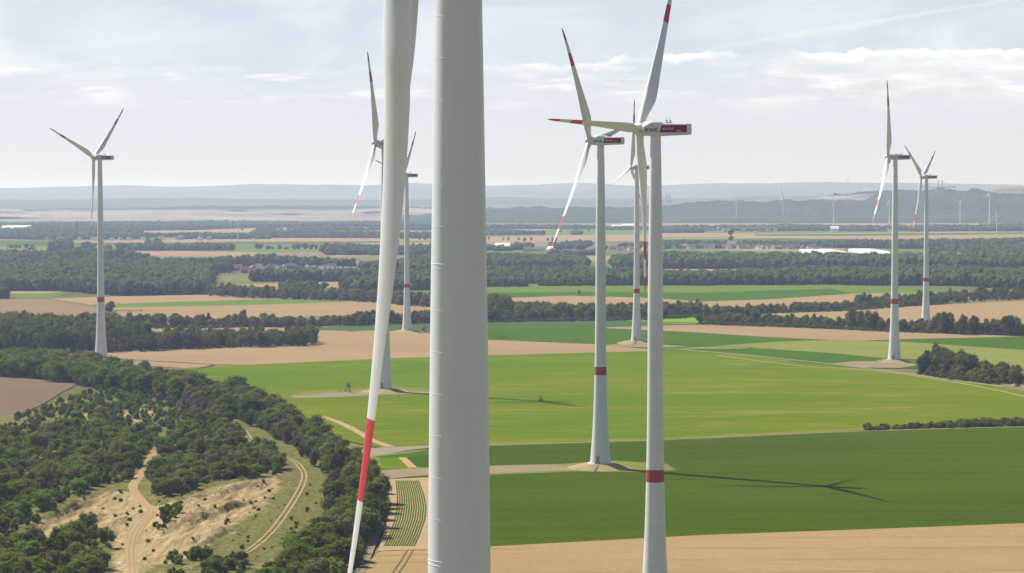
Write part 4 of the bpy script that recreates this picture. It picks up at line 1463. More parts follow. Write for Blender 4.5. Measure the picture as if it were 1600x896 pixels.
# purple grey bush by the sand road
for q in ((240, 735, 3.4), (247, 738, 3.0), (285, 640, 5), (300, 640, 5), (312, 646, 5), (322, 650, 4.5)):
    gx, gy = G(q[0], q[1])
    plant(gx, gy, q[2] * 1.4, q[2], 'dry_tree', 'leaf_dry', 'bare brownish leafless tree among the green belt trees', 'dry trees in the belt', 'shrub')


def hedge(poly, sp, h0, h1, wr, label, group, cls='hedge_tree', mat='leaf_hedge', tall=.2, prob=1.0, pk='tree', under=False):
    for x, y in scatter(poly, sp):
        if R.random() > prob:
            continue
        # smoothly varying height along the hedge
        t = .5 + .8 * noise.noise((x * .02, y * .01, h1))
        h = (h0 + (h1 - h0) * max(0, min(1, .5 * t + .5 * R.random()))) * R.choice((.75, 1.0, 1.0, 1.15))
        isT = pk == 'tree' and R.random() < tall
        plant(x, y, h * (wr * (.72 if isT else 1)) * R.uniform(.85, 1.2), h * (1.12 if isT else 1), cls, mat, label, group, 'tall' if isT else pk, z=0)


hedge([(-20, 520), (60, 520), (120, 528), (225, 530), (230, 545), (120, 550), (40, 556), (-20, 560)], 9.5, 13, 20, .62, 'big dark tree of the clump around the foot of the leftmost turbine', 'trees round the leftmost turbine', tall=.35)
hedge([(150, 540), (262, 537), (268, 548), (160, 553)], 8, 8, 12, .8, 'rounded tree below the big clump right of the leftmost turbine', 'trees right of the leftmost turbine')
hedge([(262, 538), (490, 533), (492, 541), (265, 547)], 8, 9, 14, .75, 'tree of the thick hedge between stubble and pale field, left of the big blade', 'trees of the thick left hedge')
hedge([(30, 506), (220, 506), (320, 508), (480, 508), (680, 500), (680, 505), (480, 513), (320, 512), (220, 512), (30, 514)], 9, 5, 12, .95, 'round tree of the thin hedge under the brown grain field', 'trees of the thin left hedge')
hedge([(-20, 505), (50, 508), (50, 516), (-20, 520)], 8, 8, 14, .8, 'tree of the clump at the left edge below the brown field', 'trees at the left edge')
hedge([(690, 488), (780, 488), (900, 492), (1000, 490), (1090, 485), (1100, 494), (1000, 500), (900, 500), (800, 504), (690, 504)], 9, 7, 13, .9, 'tree of the broad middle hedge behind the towers', 'trees of the middle hedge')
hedge([(760, 486), (795, 486), (795, 500), (760, 502)], 9, 14, 18, .7, 'tall tree of the clump right of the main tower', 'tall trees right of the main tower')
hedge([(1092, 501), (1250, 506), (1400, 514), (1620, 520), (1620, 526), (1400, 520), (1250, 511), (1092, 506)], 8.5, 4, 11, .95, 'tree of the long right hedge below the bright green strip', 'trees of the right hedge')
for (px, py, h, n) in ((1110, 505, 17, 5), (1180, 508, 15, 5), (1335, 516, 19, 4), (1360, 517, 17, 3), (1475, 523, 19, 5), (1512, 525, 18, 4), (1580, 527, 17, 6), (1555, 525, 12, 2), (1265, 511, 11, 2)):
    for i in range(n):
        gx, gy = G(px + R.uniform(-11, 11), py - R.uniform(0, 3))
        plant(gx, gy, h * R.uniform(.42, .58), h * R.uniform(.85, 1.05), 'hedge_tree', 'leaf_hedge', 'tall tree standing above the long right hedge', 'tall trees of the right hedge', 'tall', z=0)
hedge([(1100, 491), (1200, 488), (1330, 482), (1420, 476), (1480, 472), (1480, 475), (1420, 480), (1330, 486), (1200, 491), (1100, 494)], 9, 5, 9, 1.05, 'round tree of the upper right hedge beside the pale wedge', 'trees of the upper right hedge')
hedge([(1340, 478), (1480, 469), (1620, 463), (1620, 468), (1480, 475), (1340, 483)], 11, 7, 13, .85, 'tree of the row across the field behind the right pair', 'trees behind the right pair', prob=.75)
hedge([(1440, 580), (1482, 574), (1528, 587), (1505, 592), (1440, 586)], 7.0, 6, 15, .7, 'tree of the grove beside the farm road at the right edge', 'trees of the roadside grove', tall=.35, prob=.9)
hedge([(1535, 589), (1592, 597), (1590, 603), (1548, 600)], 6.5, 6, 13, .85, 'tree of the grove beside the farm road at the right edge', 'trees of the roadside grove', tall=.1, prob=.9)
hedge([(1490, 586), (1545, 592), (1545, 599), (1490, 592)], 5.0, 4, 7, 1.1, 'tree of the grove beside the farm road at the right edge', 'trees of the roadside grove', tall=0, prob=.8)
hedge([(1500, 590), (1560, 598), (1560, 602), (1500, 596)], 4, 2.5, 4, 1.3, 'low bush in front of the roadside grove', 'bushes of the roadside grove', cls='hedge_bush', mat='leaf_shrub', pk='shrub')
hedge([(1352, 672), (1450, 668), (1620, 660), (1620, 667), (1450, 672), (1352, 675)], 3.4, 1.6, 4.0, 1.3, 'bush of the low hedge along the lane above the beet field', 'bushes of the low lane hedge', cls='hedge_bush', mat='leaf_shrub', pk='shrub')
hedge([(325, 458), (400, 463), (560, 467), (690, 475), (690, 483), (560, 472), (400, 467), (325, 463)], 10, 8, 14, .85, 'tree of the hedge between brown grain field and green strip', 'trees of the upper left hedge')
for px, py, w_, h_, lab in ((171, 488, 12, 11, 'lone round tree beside the leftmost tower in the grain field'), (1094, 507, 8, 9, 'round tree at the left end of the right hedge'), (873, 502, 4, 4, 'small round bush in front of the middle hedge')):
    gx, gy = G(px, py)
    plant(gx, gy, w_, h_, 'lone_tree', 'leaf_hedge', lab, None, 'tree', z=0)

# choose the individuals: the largest in the photograph of each kind
LIMIT = {'tree': 290, 'shrub': 290, 'hedge_tree': 290, 'hedge_bush': 160, 'low_bush': 120, 'dry_tree': 110, 'conifer': 20, 'lone_tree': 10}
NAMES = {'tree': 'woodland_tree', 'shrub': 'scrub_bush', 'hedge_tree': 'hedgerow_tree', 'hedge_bush': 'hedge_bush', 'low_bush': 'low_bush', 'dry_tree': 'dry_tree', 'conifer': 'conifer', 'lone_tree': 'lone_tree'}
CATS = {'tree': 'tree', 'shrub': 'shrub', 'hedge_tree': 'tree', 'hedge_bush': 'bush', 'low_bush': 'bush', 'dry_tree': 'tree', 'conifer': 'conifer', 'lone_tree': 'tree'}
for p in PLANTS:
    px, py, s = to_px(p['x'], p['y'], p['h'] * .6)
    inside = -10 < px < 1610 and py < 915
    hidden = 672 < px < 760 or py > 905
    p['size'] = s * math.sqrt(p['w'] * p['h']) * (1.0 if inside and not hidden else .0)
PROTOS = {}
trunk_bm = bmesh.new()
bm_tube(trunk_bm, (0, 0, -.03), (.01, 0, .30), .030, .022, 7)
bm_tube(trunk_bm, (.01, 0, .28), (-.02, .02, .62), .022, .010, 7)
for k in range(5):
    a_ = k * 1.26 + .3
    bm_tube(trunk_bm, (.0, 0, .24 + .05 * k), (.22 * math.cos(a_), .22 * math.sin(a_), .46 + .06 * k), .011, .004, 5)
trunk_me = bpy.data.meshes.new('trunk')
bmesh.ops.recalc_face_normals(trunk_bm, faces=trunk_bm.faces)
trunk_bm.to_mesh(trunk_me)
trunk_bm.free()
trunk_me.materials.append(MATS['bark'])


def crown_me(pk, i, mat):
    key = (pk, i, mat)
    if key not in PROTOS:
        P = {'tree': TREE_P, 'tall': TALL_P, 'shrub': SHRUB_P, 'con': CON_P}[pk][i]
        PROTOS[key] = proto_mesh('crown', P, mat)
    return PROTOS[key]


NPK = {'tree': len(TREE_P), 'tall': len(TALL_P), 'shrub': len(SHRUB_P), 'con': len(CON_P)}
rest = []
for cls in LIMIT:
    L = sorted([p for p in PLANTS if p['cls'] == cls], key=lambda p: -p['size'])
    take = [p for p in L[:LIMIT[cls]] if p['size'] > 0]
    rest += [p for p in L if p['size'] > 0][LIMIT[cls]:] + [p for p in L if p['size'] <= 0]
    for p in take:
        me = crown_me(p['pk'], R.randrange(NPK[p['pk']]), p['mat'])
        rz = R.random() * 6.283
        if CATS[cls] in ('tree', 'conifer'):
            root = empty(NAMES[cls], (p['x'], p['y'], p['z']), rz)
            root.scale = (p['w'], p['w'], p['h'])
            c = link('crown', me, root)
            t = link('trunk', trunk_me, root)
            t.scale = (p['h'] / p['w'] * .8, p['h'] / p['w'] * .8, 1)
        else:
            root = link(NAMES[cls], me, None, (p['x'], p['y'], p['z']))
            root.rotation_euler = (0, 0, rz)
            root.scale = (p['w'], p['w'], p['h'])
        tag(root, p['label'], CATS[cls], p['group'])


def mass(name, items, protos, mat, label, cat):
    """many small trees in one mesh; items: x y z w h"""
    V, T_, C_ = [], [], []
    nv = 0
    for (x, y, z, w, h) in items:
        P = protos[R.randrange(len(protos))]
        a = R.random() * 6.283
        ca, sa = math.cos(a), math.sin(a)
        v_ = P[0] * np.array([w, w, h])
        v2 = np.stack([v_[:, 0] * ca - v_[:, 1] * sa + x, v_[:, 0] * sa + v_[:, 1] * ca + y, v_[:, 2] + z], 1)
        V.append(v2)
        T_.append(P[1] + nv)
        tv = R.random()
        C_.append(np.clip(P[2] * .5 + tv * .56, 0, 1))
        nv += len(v2)
    if not V:
        return
    me = np_mesh(name, np.concatenate(V), np.concatenate(T_), 3, mat + '_mass', False, np.concatenate(C_))
    return tag(link(name, me), label, cat, kind='stuff')


for cls, protos, mat, nm, lab, cat in (
        ('tree', MID_P, 'leaf_belt', 'woodland', 'rest of the dark belt of trees behind the scrub', 'woodland'),
        ('shrub', SMID_P, 'leaf_shrub', 'scrub', 'rest of the scrub on the eroded hillside', 'scrub'),
        ('hedge_tree', MID_P, 'leaf_hedge', 'hedgerow', 'remaining greenery of the field hedges', 'hedge'),
        ('hedge_bush', SMID_P, 'leaf_shrub', 'undergrowth', 'remaining low growth along the lanes', 'undergrowth'),
        ('low_bush', SMID_P, 'leaf_bright', 'ground_cover', 'tufts of green on the bare sand', 'ground cover'),
        ('dry_tree', SMID_P, 'leaf_dry', 'dry_scrub', 'dry brown twigs among the belt', 'dry scrub')):
    mass(nm, [(p['x'], p['y'], p['z'], p['w'], p['h']) for p in rest if p['cls'] == cls], protos, mat, lab, cat)

# undergrowth strips below the hedges
und = []
for poly in ([(690, 497), (1000, 496), (1100, 494), (1100, 497), (1000, 502), (690, 506)], [(1092, 505), (1250, 510), (1400, 519), (1620, 525), (1620, 527), (1400, 521), (1250, 513), (1092, 508)], [(30, 511), (320, 511), (680, 504), (680, 506), (320, 514), (30, 515)], [(1436, 583), (1500, 593), (1560, 602), (1500, 597), (1436, 587)], [(1100, 492), (1330, 484), (1480, 473), (1480, 476), (1330, 487), (1100, 495)]):
    for x, y in scatter(poly, 4.2):
        if R.random() < .8:
            h = R.uniform(1.5, 3.6)
            und.append((x, y, -.1, h * 1.6, h))
mass('undergrowth', und, SMID_P, 'leaf_hedge', 'low green undergrowth along the foot of the field hedges', 'undergrowth')

# distant woods
CLEARINGS = [(gpoly([(400, 417), (565, 418), (565, 434), (400, 434)]), 0.0), (gpoly([(-20, 411), (64, 411), (64, 423), (-20, 426)]), .3), (gpoly([(330, 418), (400, 418), (400, 430), (330, 430)]), .45), (gpoly([(95, 413), (118, 413), (118, 420), (95, 420)]), .2), (gpoly([(1180, 389), (1290, 389), (1290, 410), (1180, 404)]), .0)]

FARWOODS = [
    # polygon of footprints, height, spacing factor, probability
    ([(-20, 408), (60, 410), (150, 414), (250, 416), (330, 415), (430, 414), (560, 416), (680, 410), (690, 430), (560, 426), (470, 417), (400, 417), (330, 432), (150, 430), (-20, 428)], 14, 1.0, .80),
    ([(-20, 405), (80, 404), (170, 404), (250, 407), (250, 410), (60, 409), (-20, 408)], 16, 1.0, .9),
    ([(-20, 432), (150, 428), (330, 432), (328, 447), (330, 460), (190, 463), (90, 455), (-20, 455)], 15, .9, .95),
    ([(395, 437), (580, 435), (690, 434), (690, 439), (580, 440), (395, 440.5)], 12.5, .8, .98),
    ([(440, 452), (525, 450), (525, 456), (440, 458)], 9, .9, .9),
    ([(535, 449), (600, 444), (690, 441), (690, 454), (600, 455), (535, 456)], 12, .9, .95),
    ([(325, 448), (330, 455), (325, 463)], 12, .9, .9),
    ([(60, 462), (105, 462), (105, 465), (60, 466)], 8, 1, .9),
    ([(-20, 461), (10, 461), (12, 467), (-20, 468)], 10, .8, .9),
    ([(750, 410), (880, 410), (918, 414), (915, 423), (870, 420), (750, 420)], 15, .85, .97),
    ([(740, 432), (930, 434), (1100, 438), (1110, 447), (930, 447), (740, 441)], 14, .85, .97),
    ([(740, 442), (820, 443), (822, 449), (740, 449)], 10, .9, .95),
    ([(842, 443), (960, 442), (960, 447), (842, 448)], 10, .9, .9),
    ([(955, 414), (1040, 409), (1130, 408), (1240, 410), (1400, 412), (1620, 408), (1620, 422), (1300, 421), (1040, 421), (960, 421)], 15, .85, .97),
    ([(1090, 438), (1250, 435), (1280, 434), (1620, 431), (1620, 455), (1500, 448), (1300, 446), (1100, 446)], 14, .85, .96),
    ([(1410, 396), (1500, 392), (1620, 388), (1620, 405), (1410, 408)], 13, 1.1, .75),
    ([(1030, 382), (1130, 384), (1240, 384), (1330, 382), (1330, 389), (1030, 389)], 11, 1.0, .7),
    ([(1320, 384), (1420, 385), (1620, 380), (1620, 386), (1420, 390), (1320, 388)], 14, .8, .97),
    ([(1030, 359.5), (1098, 359.5), (1098, 364.5), (1030, 364.5)], 15, .8, .98),
    ([(1095, 357), (1200, 355), (1320, 356), (1420, 357), (1420, 362), (1200, 363), (1095, 360)], 10, .9, .75),
    ([(1420, 358), (1500, 357), (1620, 355), (1620, 363), (1500, 362), (1420, 362.5)], 13, .9, .85),
    ([(750, 355.5), (940, 356.5), (940, 358.5), (750, 358)], 12, .8, .98),
    ([(940, 357), (1035, 357), (1035, 360), (940, 360)], 10, .9, .6),
    ([(750, 362), (800, 363), (850, 366), (850, 369), (750, 368)], 10, .9, .8),
    ([(895, 365), (908, 365), (908, 367.5), (895, 367.5)], 11, .8, .98),
    ([(860, 386), (920, 384), (935, 390), (860, 392)], 12, 1, .6),
    ([(940, 386), (1045, 384), (1045, 390), (940, 392)], 11, 1, .65),
    ([(800, 388), (830, 386), (830, 391), (800, 392)], 12, .9, .8),
    ([(750, 388), (800, 390), (800, 393), (750, 393)], 8, .9, .7),
    ([(860, 396), (940, 396), (940, 400), (860, 401)], 8, 1.1, .5),
    ([(-20, 353), (120, 352), (260, 351), (330, 350), (420, 351), (420, 355), (300, 360), (-20, 361)], 14, .75, .93),
    ([(-20, 361), (200, 358), (220, 362), (222, 368), (-20, 369)], 13, .85, .8),
    ([(-20, 369), (120, 367), (230, 369), (225, 374), (-20, 375.5)], 12, .85, .85),
    ([(225, 370), (330, 368), (420, 371), (420, 374), (330, 374), (225, 374)], 11, .9, .65),
    ([(400, 351.5), (560, 351), (690, 352), (690, 356), (560, 355), (400, 355)], 13, .75, .97),
    ([(400, 358), (560, 357), (690, 358), (690, 360), (400, 361)], 9, .9, .6),
    ([(395, 366), (480, 366), (560, 368), (690, 369), (690, 373), (560, 372), (395, 372)], 13, .8, .95),
    ([(185, 389), (260, 389), (365, 388), (365, 391.5), (260, 392), (185, 391.5)], 12, .8, .93),
    ([(228, 388), (252, 388), (252, 392), (228, 392)], 19, 1, .95),
    ([(80, 392), (110, 391), (112, 396), (80, 397)], 20, .9, .95),
    ([(500, 393), (540, 390), (600, 392), (690, 392), (690, 399), (600, 399), (510, 399)], 14, .85, .85),
]
farlist, midlist = [], []
for poly, h, sf, pr in FARWOODS:
    yc = sum(p[1] for p in poly) / len(poly)
    d = 122 * F / (yc - YH)
    sp = max(7.5, d / 520.0) * sf * 1.12
    for x, y in scatter(poly, sp):
        # natural gaps
        if any(pip(q, x, y) and R.random() > k for q, k in CLEARINGS):
            continue
        if R.random() > pr or (pr < .91 and noise.noise((x * .007, y * .0028, 6.0)) > .20):
            continue
        hh = h * R.choice((R.uniform(.6, .9), R.uniform(.85, 1.2), R.uniform(1.0, 1.35))) * (1 + .25 * noise.noise((x * .006, y * .003, 2)))
        it = (x, y, -.2, max(sp * 1.35, hh * .75) * R.uniform(.85, 1.2), hh)
        (midlist if d < 5200 else farlist).append(it)
mass('woods', midlist, FAR_P, 'leaf_far', 'dark woods and tree belts in the middle distance of the plain', 'woods')
# avenues and tree rows on the far plain
for pts, sp, h in (([(400, 362.5), (690, 365)], 55, 9), ([(670, 371.5), (590, 374)], 28, 7), ([(690, 376), (600, 374)], 22, 8), ([(762, 375), (880, 377)], 45, 9), ([(1105, 357), (1190, 357.5)], 60, 13), ([(330, 360), (400, 360)], 40, 10), ([(960, 358), (1035, 358)], 30, 9)):
    a, b = Vector(G(*pts[0])), Vector(G(*pts[1]))
    n = int((b - a).length / sp)
    for i in range(n):
        q = a.lerp(b, i / n)
        if R.random() < .85:
            farlist.append((q.x + R.uniform(-4, 4), q.y, 0, h * R.uniform(.8, 1.3), h * R.uniform(.8, 1.2)))
mass('tree_rows', farlist, VFAR_P, 'leaf_far', 'far tree rows, avenues and wooded villages towards the horizon', 'woods')

# single trees far out on the plain
blob_mes = [np_mesh('crown', P[0], P[1], 3, 'leaf_far', False, P[2]) for P in FAR_P]


def far_tree(px, py, w, h, label, group=None, col=False):
    gx, gy = G(px, py)
    o = link('round_tree', R.choice(blob_mes), None, (gx, gy, -.2))
    o.rotation_euler = (0, 0, R.random() * 6)
    o.scale = (w, w, h)
    tag(o, label, 'tree', group)


GRT = 'single trees of the far left green field'
for px, py, w_, h_ in ((18, 387, 20, 8), (26, 387, 16, 8), (31, 387.5, 8, 8), (41, 387.5, 13, 11), (51, 389, 11, 12), (46, 391, 14, 8), (52, 391, 10, 7), (92, 391, 18, 10), (109, 388, 20, 18), (113, 391, 20, 9), (123, 391, 18, 9), (134, 387, 22, 16), (130, 391, 26, 12), (145, 388, 16, 12), (170, 391, 30, 14), (183, 388, 10, 12)):
    far_tree(px, py, w_, h_, 'round tree scattered on the far green field near the leftmost tower', GRT)
for px, py, w_, h_ in ((402, 389, 14, 13), (407, 389, 11, 12), (418, 389.5, 14, 10), (426, 389.5, 9, 7), (437, 389.5, 14, 11), (447, 389.5, 12, 6), (460, 389.5, 16, 12), (466, 389.5, 16, 12), (477, 389.5, 16, 15), (486, 389.5, 18, 12), (494, 389.5, 12, 11)):
    far_tree(px, py, w_, h_, 'round tree of the broken row before the brown field above the white houses', 'broken row of round trees')
far_tree(1142, 388, 16, 20, 'dark crown below the tall two tiered tree of the roadside village')
for px, py, w_, h_ in ((901, 367, 22, 13), (876, 363, 10, 9), (849, 362, 10, 7), (920, 362, 13, 8), (866, 379, 16, 13), (794, 376, 9, 9), (819, 377, 14, 10)):
    far_tree(px, py, w_, h_, 'round tree or bush on the fields between main tower and middle turbine', 'bushes on the middle fields')
for px, py, w_, h_ in ((343, 357.5, 18, 6), (349, 358, 16, 6), (353, 358.5, 10, 8)):
    far_tree(px, py, w_, h_, 'small round tree on the pale strip left of the far left turbine', 'trees by the far left turbine')
# strange two tiered tree
gx, gy = G(1141.5, 388)
tt = empty('tall_tree', (gx, gy, 0))
tag(tt, 'tall two tiered dark tree rising above the roadside village', 'tree')
for nm_, z_, w_, h_ in (('crown', 29, 20, 14), ('crown', 15, 14, 13)):
    o = link(nm_, blob_mes[0], tt, (0, 0, z_))
    o.scale = (w_, w_, h_)
b = bmesh.new()
bm_tube(b, (0, 0, 0), (0, 0, 34), 1.3, .6, 8)
bm_obj('trunk', b, 'bark', tt)

# ---------------------------------------------------------------- houses
def house_me(w, d, h, rh):
    bm = bmesh.new()
    vs = [bm.verts.new(p) for p in ((-w, -d, 0), (w, -d, 0), (w, d, 0), (-w, d, 0), (-w, -d, h), (w, -d, h), (w, d, h), (-w, d, h), (0, -d, h + rh), (0, d, h + rh))]
    for f in ((0, 1, 5, 8, 4), (2, 3, 7, 9, 6), (1, 2, 6, 5), (3, 0, 4, 7), (3, 2, 1, 0)):
        bm.faces.new([vs[i] for i in f])
    wall = bmesh.new()
    me = bpy.data.meshes.new('wall')
    bmesh.ops.recalc_face_normals(bm, faces=bm.faces)
    bm.to_mesh(me)
    bm.free()
    wall.free()
    bm = bmesh.new()
    o = .5
    for s in (-1, 1):
        q = [(s * (w + o), -d - o, h - o * rh / w), (s * (w + o), d + o, h - o * rh / w), (0, d + o, h + rh + .05), (0, -d - o, h + rh + .05)]
        lo = [bm.verts.new(p) for p in q]
        hi = [bm.verts.new((p[0], p[1], p[2] + .3)) for p in q]
        bm.faces.new(lo[::-1])
        bm.faces.new(hi)
        for i in range(4):
            j = (i + 1) % 4
            bm.faces.new((lo[i], lo[j], hi[j], hi[i]))
    rf = bpy.data.meshes.new('roof')
    bmesh.ops.recalc_face_normals(bm, faces=bm.faces)
    bm.to_mesh(rf)
    bm.free()
    bm = bmesh.new()
    for sx in (-1, 1):
        for y in (-.55, 0, .55):
            bm_box(bm, (sx * (w + .03), y * d, h * .55), (.12, 1.2, 1.4))
    for sy in (-1, 1):
        for x in (-.45, .45):
            bm_box(bm, (x * w, sy * (d + .03), h * .55), (1.1, .12, 1.4))
    wi = bpy.data.meshes.new('window')
    bm.to_mesh(wi)
    bm.free()
    wi.materials.append(MATS['glass_dark'])
    return me, rf, wi


HM = {}
for wall_m in ('house_wall', 'brick_wall', 'far_white'):
    for roof_m in ('roof_slate', 'roof_tile', 'sheet_roof'):
        for sz in (0, 1):
            me, rf, wi = house_me(*((4.5, 6, 4.6, 3.6) if sz == 0 else (6.5, 13, 5, 3.2)))
            me.materials.append(MATS[wall_m])
            rf.materials.append(MATS[roof_m])
            HM[(wall_m, roof_m, sz)] = (me, rf, wi)


def house(px, py, label, group, wall_m, roof_m, sz=0, rz=None, sc=1.0, dz=0):
    gx, gy = G(px, py)
    root = empty('house', (gx, gy, dz), R.uniform(-.5, .5) + R.choice((0, 1.57)) if rz is None else rz, sc)
    tag(root, label, 'house', group)
    me, rf, wi = HM[(wall_m, roof_m, sz)]
    link('wall', me, root)
    link('roof', rf, root)
    return root


def village(n, x0, x1, y0, y1, label, group, walls, roofs, sc=1.0):
    for i in range(n):
        house(x0 + (x1 - x0) * (i + R.random()) / n, R.uniform(y0, y1), label, group, R.choice(walls), R.choice(roofs), 0, None, sc * R.uniform(.9, 1.2))


village(26, 1050, 1275, 388.6, 390.2, 'small gabled house of the roadside village before the trees', 'houses of the roadside village', ('house_wall', 'house_wall', 'brick_wall', 'far_white'), ('roof_slate', 'roof_slate', 'roof_tile'), 1.15)
village(26, 1100, 1215, 360.2, 363.4, 'tiny house of the far village under the wooded hill', 'houses of the far village', ('house_wall', 'house_wall', 'brick_wall'), ('roof_slate', 'roof_tile'), 1.25)
village(18, 402, 520, 420, 425, 'dark roofed house of the wooded village left of the big blade', 'dark roofed houses left of the blade', ('house_wall', 'brick_wall'), ('roof_slate', 'roof_slate', 'roof_tile'), 1.0)
village(20, 0, 62, 411, 425, 'small house among the trees at the left edge', 'houses at the left edge', ('house_wall', 'brick_wall'), ('roof_slate', 'roof_slate', 'roof_tile'), 1.0)
village(16, 62, 330, 374.5, 375.8, 'tiny house of the church village', 'houses of the church village', ('house_wall', 'far_white', 'brick_wall'), ('roof_slate', 'roof_tile'), 1.1)
village(12, 330, 400, 419, 427, 'house in the trees between leftmost turbine and white gables', 'houses in the trees', ('house_wall', 'brick_wall'), ('roof_slate', 'roof_tile'), 1.0)
village(9, 950, 1045, 390.5, 392.5, 'house near the middle towers behind the fields', 'houses behind the middle towers', ('house_wall', 'far_white'), ('roof_slate', 'roof_tile'), 1.1)
for px, rz in ((402, .2), (410, 1.3), (434, .3), (503, .9), (510, .9), (518, .8), (531, .9), (543, .8), (551, 1.2)):
    house(px, 425.5, 'white gabled terrace house in the row left of the big blade', 'white gabled houses', 'far_white', 'roof_slate', 0, rz, 1.05)
house(37, 413.5, 'white gabled house with a reddish roof at the left edge', None, 'far_white', 'roof_tile', 0, .1, 1.2)
house(107, 416.5, 'pale roofed house inside the left wood', None, 'far_white', 'sheet_roof', 0, 1.0, 1.2)
house(824, 394, 'grey shed with a low roof behind the middle wood', None, 'house_wall', 'roof_slate', 0, 1.5, 1.3)
house(840, 393, 'long grey barn behind the middle wood', None, 'house_wall', 'roof_slate', 1, 1.5, 1.0)
house(861, 393.5, 'white roofed farmhouse left of the long barn', None, 'far_white', 'sheet_roof', 0, .6, 1.3)
house(890, 397, 'long red brick farm building behind the lowered blade tip', None, 'brick_wall', 'roof_slate', 1, 1.57, 1.15)
house(925, 395, 'white gabled farmhouse left of the middle tower', None, 'far_white', 'roof_slate', 0, 1.0, 1.4)
house(1145, 388.7, 'big pale house with a hipped roof in the roadside village', None, 'house_wall', 'roof_slate', 0, .9, 2.0)
house(1525, 395, 'white house with a bright red roof in the right wood', None, 'far_white', 'roof_tile', 0, .4, 1.7)
house(964, 357.3, 'left one of two pale sheds on the far plain', None, 'house_wall', 'sheet_roof', 1, 1.57, 1.5)
house(984, 357.3, 'right one of two pale sheds on the far plain', None, 'house_wall', 'sheet_roof', 1, 1.57, 1.9)
house(1304, 362.2, 'small white shed at the end of the far village', None, 'far_white', 'sheet_roof', 0, 1.5, 2.0)


def hall(px, py, length, depth, h, label, roof='sheet_roof', nbay=4):
    """low wide shed of several gabled bays"""
    gx, gy = G(px, py)
    root = empty('greenhouse', (gx, gy, 0))
    tag(root, label, 'greenhouse')
    bm = bmesh.new()
    bm_box(bm, (0, 0, h / 2), (length, depth, h))
    bm_obj('wall', bm, 'house_wall', root)
    b = bmesh.new()
    bw = depth / nbay
    for k in range(nbay):
        y0 = -depth / 2 + k * bw
        q = [(y0, h + .02), (y0 + bw / 2, h + bw * .22), (y0 + bw, h + .02)]
        A = [b.verts.new((-length / 2 - .4, y, z)) for y, z in q]
        B = [b.verts.new((length / 2 + .4, y, z)) for y, z in q]
        b.faces.new((A[0], A[1], B[1], B[0]))
        b.faces.new((A[1], A[2], B[2], B[1]))
        b.faces.new(A[::-1])
        b.faces.new(B)
    bm_obj('roof', b, roof, root)


hall(1285, 400, 62, 260, 4, 'white roofed greenhouse behind the right wood, left of its twin', nbay=9)
hall(1357, 400, 46, 260, 5, 'white roofed greenhouse just left of the larger right tower', nbay=9)
hall(1522, 406, 36, 160, 4, 'white roofed greenhouse at the right, beside the red roofed house', nbay=6)
hall(1475, 401, 28, 150, 4, 'grey roofed hall right of the smaller right turbine', 'roof_slate', 5)
hall(785, 388, 32, 120, 4.5, 'long white shed beyond the main tower', nbay=4)
hall(1508, 425, 40, 60, 4, 'grey flat shed between the two right woods', 'roof_slate', 3)
hall(26, 361, 70, 180, 5, 'pale long hall of the far left town', 'sheet_roof', 3)

# church with a pointed spire
gx, gy = G(119.5, 372)
ch = empty('church', (gx, gy, 0))
tag(ch, 'dark church with a pointed spire in the far left village', 'church')
b = bmesh.new()
bm_box(b, (0, 0, 14), (8, 8, 28))
bm_obj('tower', b, 'brick_wall', ch)
b = bmesh.new()
bm_lathe(b, [(6.2, 28), (4.2, 32), (.15, 52)], 8)
bm_obj('spire', b, 'roof_slate', ch)
o = link('wall', HM[('brick_wall', 'roof_slate', 1)][0], ch, (13, 6, 0))
o.rotation_euler = (0, 0, 1.57)
o.scale = (1.2, 1.2, 1.7)
o = link('roof', HM[('brick_wall', 'roof_slate', 1)][1], ch, (13, 6, 0))
o.rotation_euler = (0, 0, 1.57)
o.scale = (1.2, 1.2, 1.7)

# ---------------------------------------------------------------- machines and masts on the skyline


def lattice_mast(px, py0, py1, Y, w, label, cat, name):
    x = X(px, Y)
    z0, z1 = Z(px, py0, Y), Z(px, py1, Y)
    root = empty(name, (x, Y, z0))
    tag(root, label, cat)
    b = bmesh.new()
    H = z1 - z0
    for sx in (-1, 1):
        for sy in (-1, 1):
            bm_tube(b, (sx * w, sy * w, 0), (sx * w * .35, sy * w * .35, H), w * .12, w * .08, 5)
    n = 6
    for i in range(n):
        t0, t1 = i / n, (i + 1) / n
        a0, a1 = w * (1 - .65 * t0), w * (1 - .65 * t1)
        for s in (-1, 1):
            bm_tube(b, (-a0, s * a0, H * t0), (a1, s * a1, H * t1), w * .06, w * .06, 4)
            bm_tube(b, (a0, s * a0, H * t0), (-a1, s * a1, H * t1), w * .06, w * .06, 4)
    bm_obj('lattice', b, 'grey_metal', root)
    b = bmesh.new()
    bm_box(b, (0, 0, H), (w * 1.6, w * 1.6, H * .08))
    bm_obj('platform', b, 'grey_metal', root)
    return root


lattice_mast(1043.5, 318, 304, 15400, 22, 'hazy lattice tower on the horizon right of the middle tower', 'lattice tower', 'lattice_tower')
lattice_mast(1324, 287, 281, 27500, 9, 'tiny radio mast on the far ridge', 'radio mast', 'radio_mast')

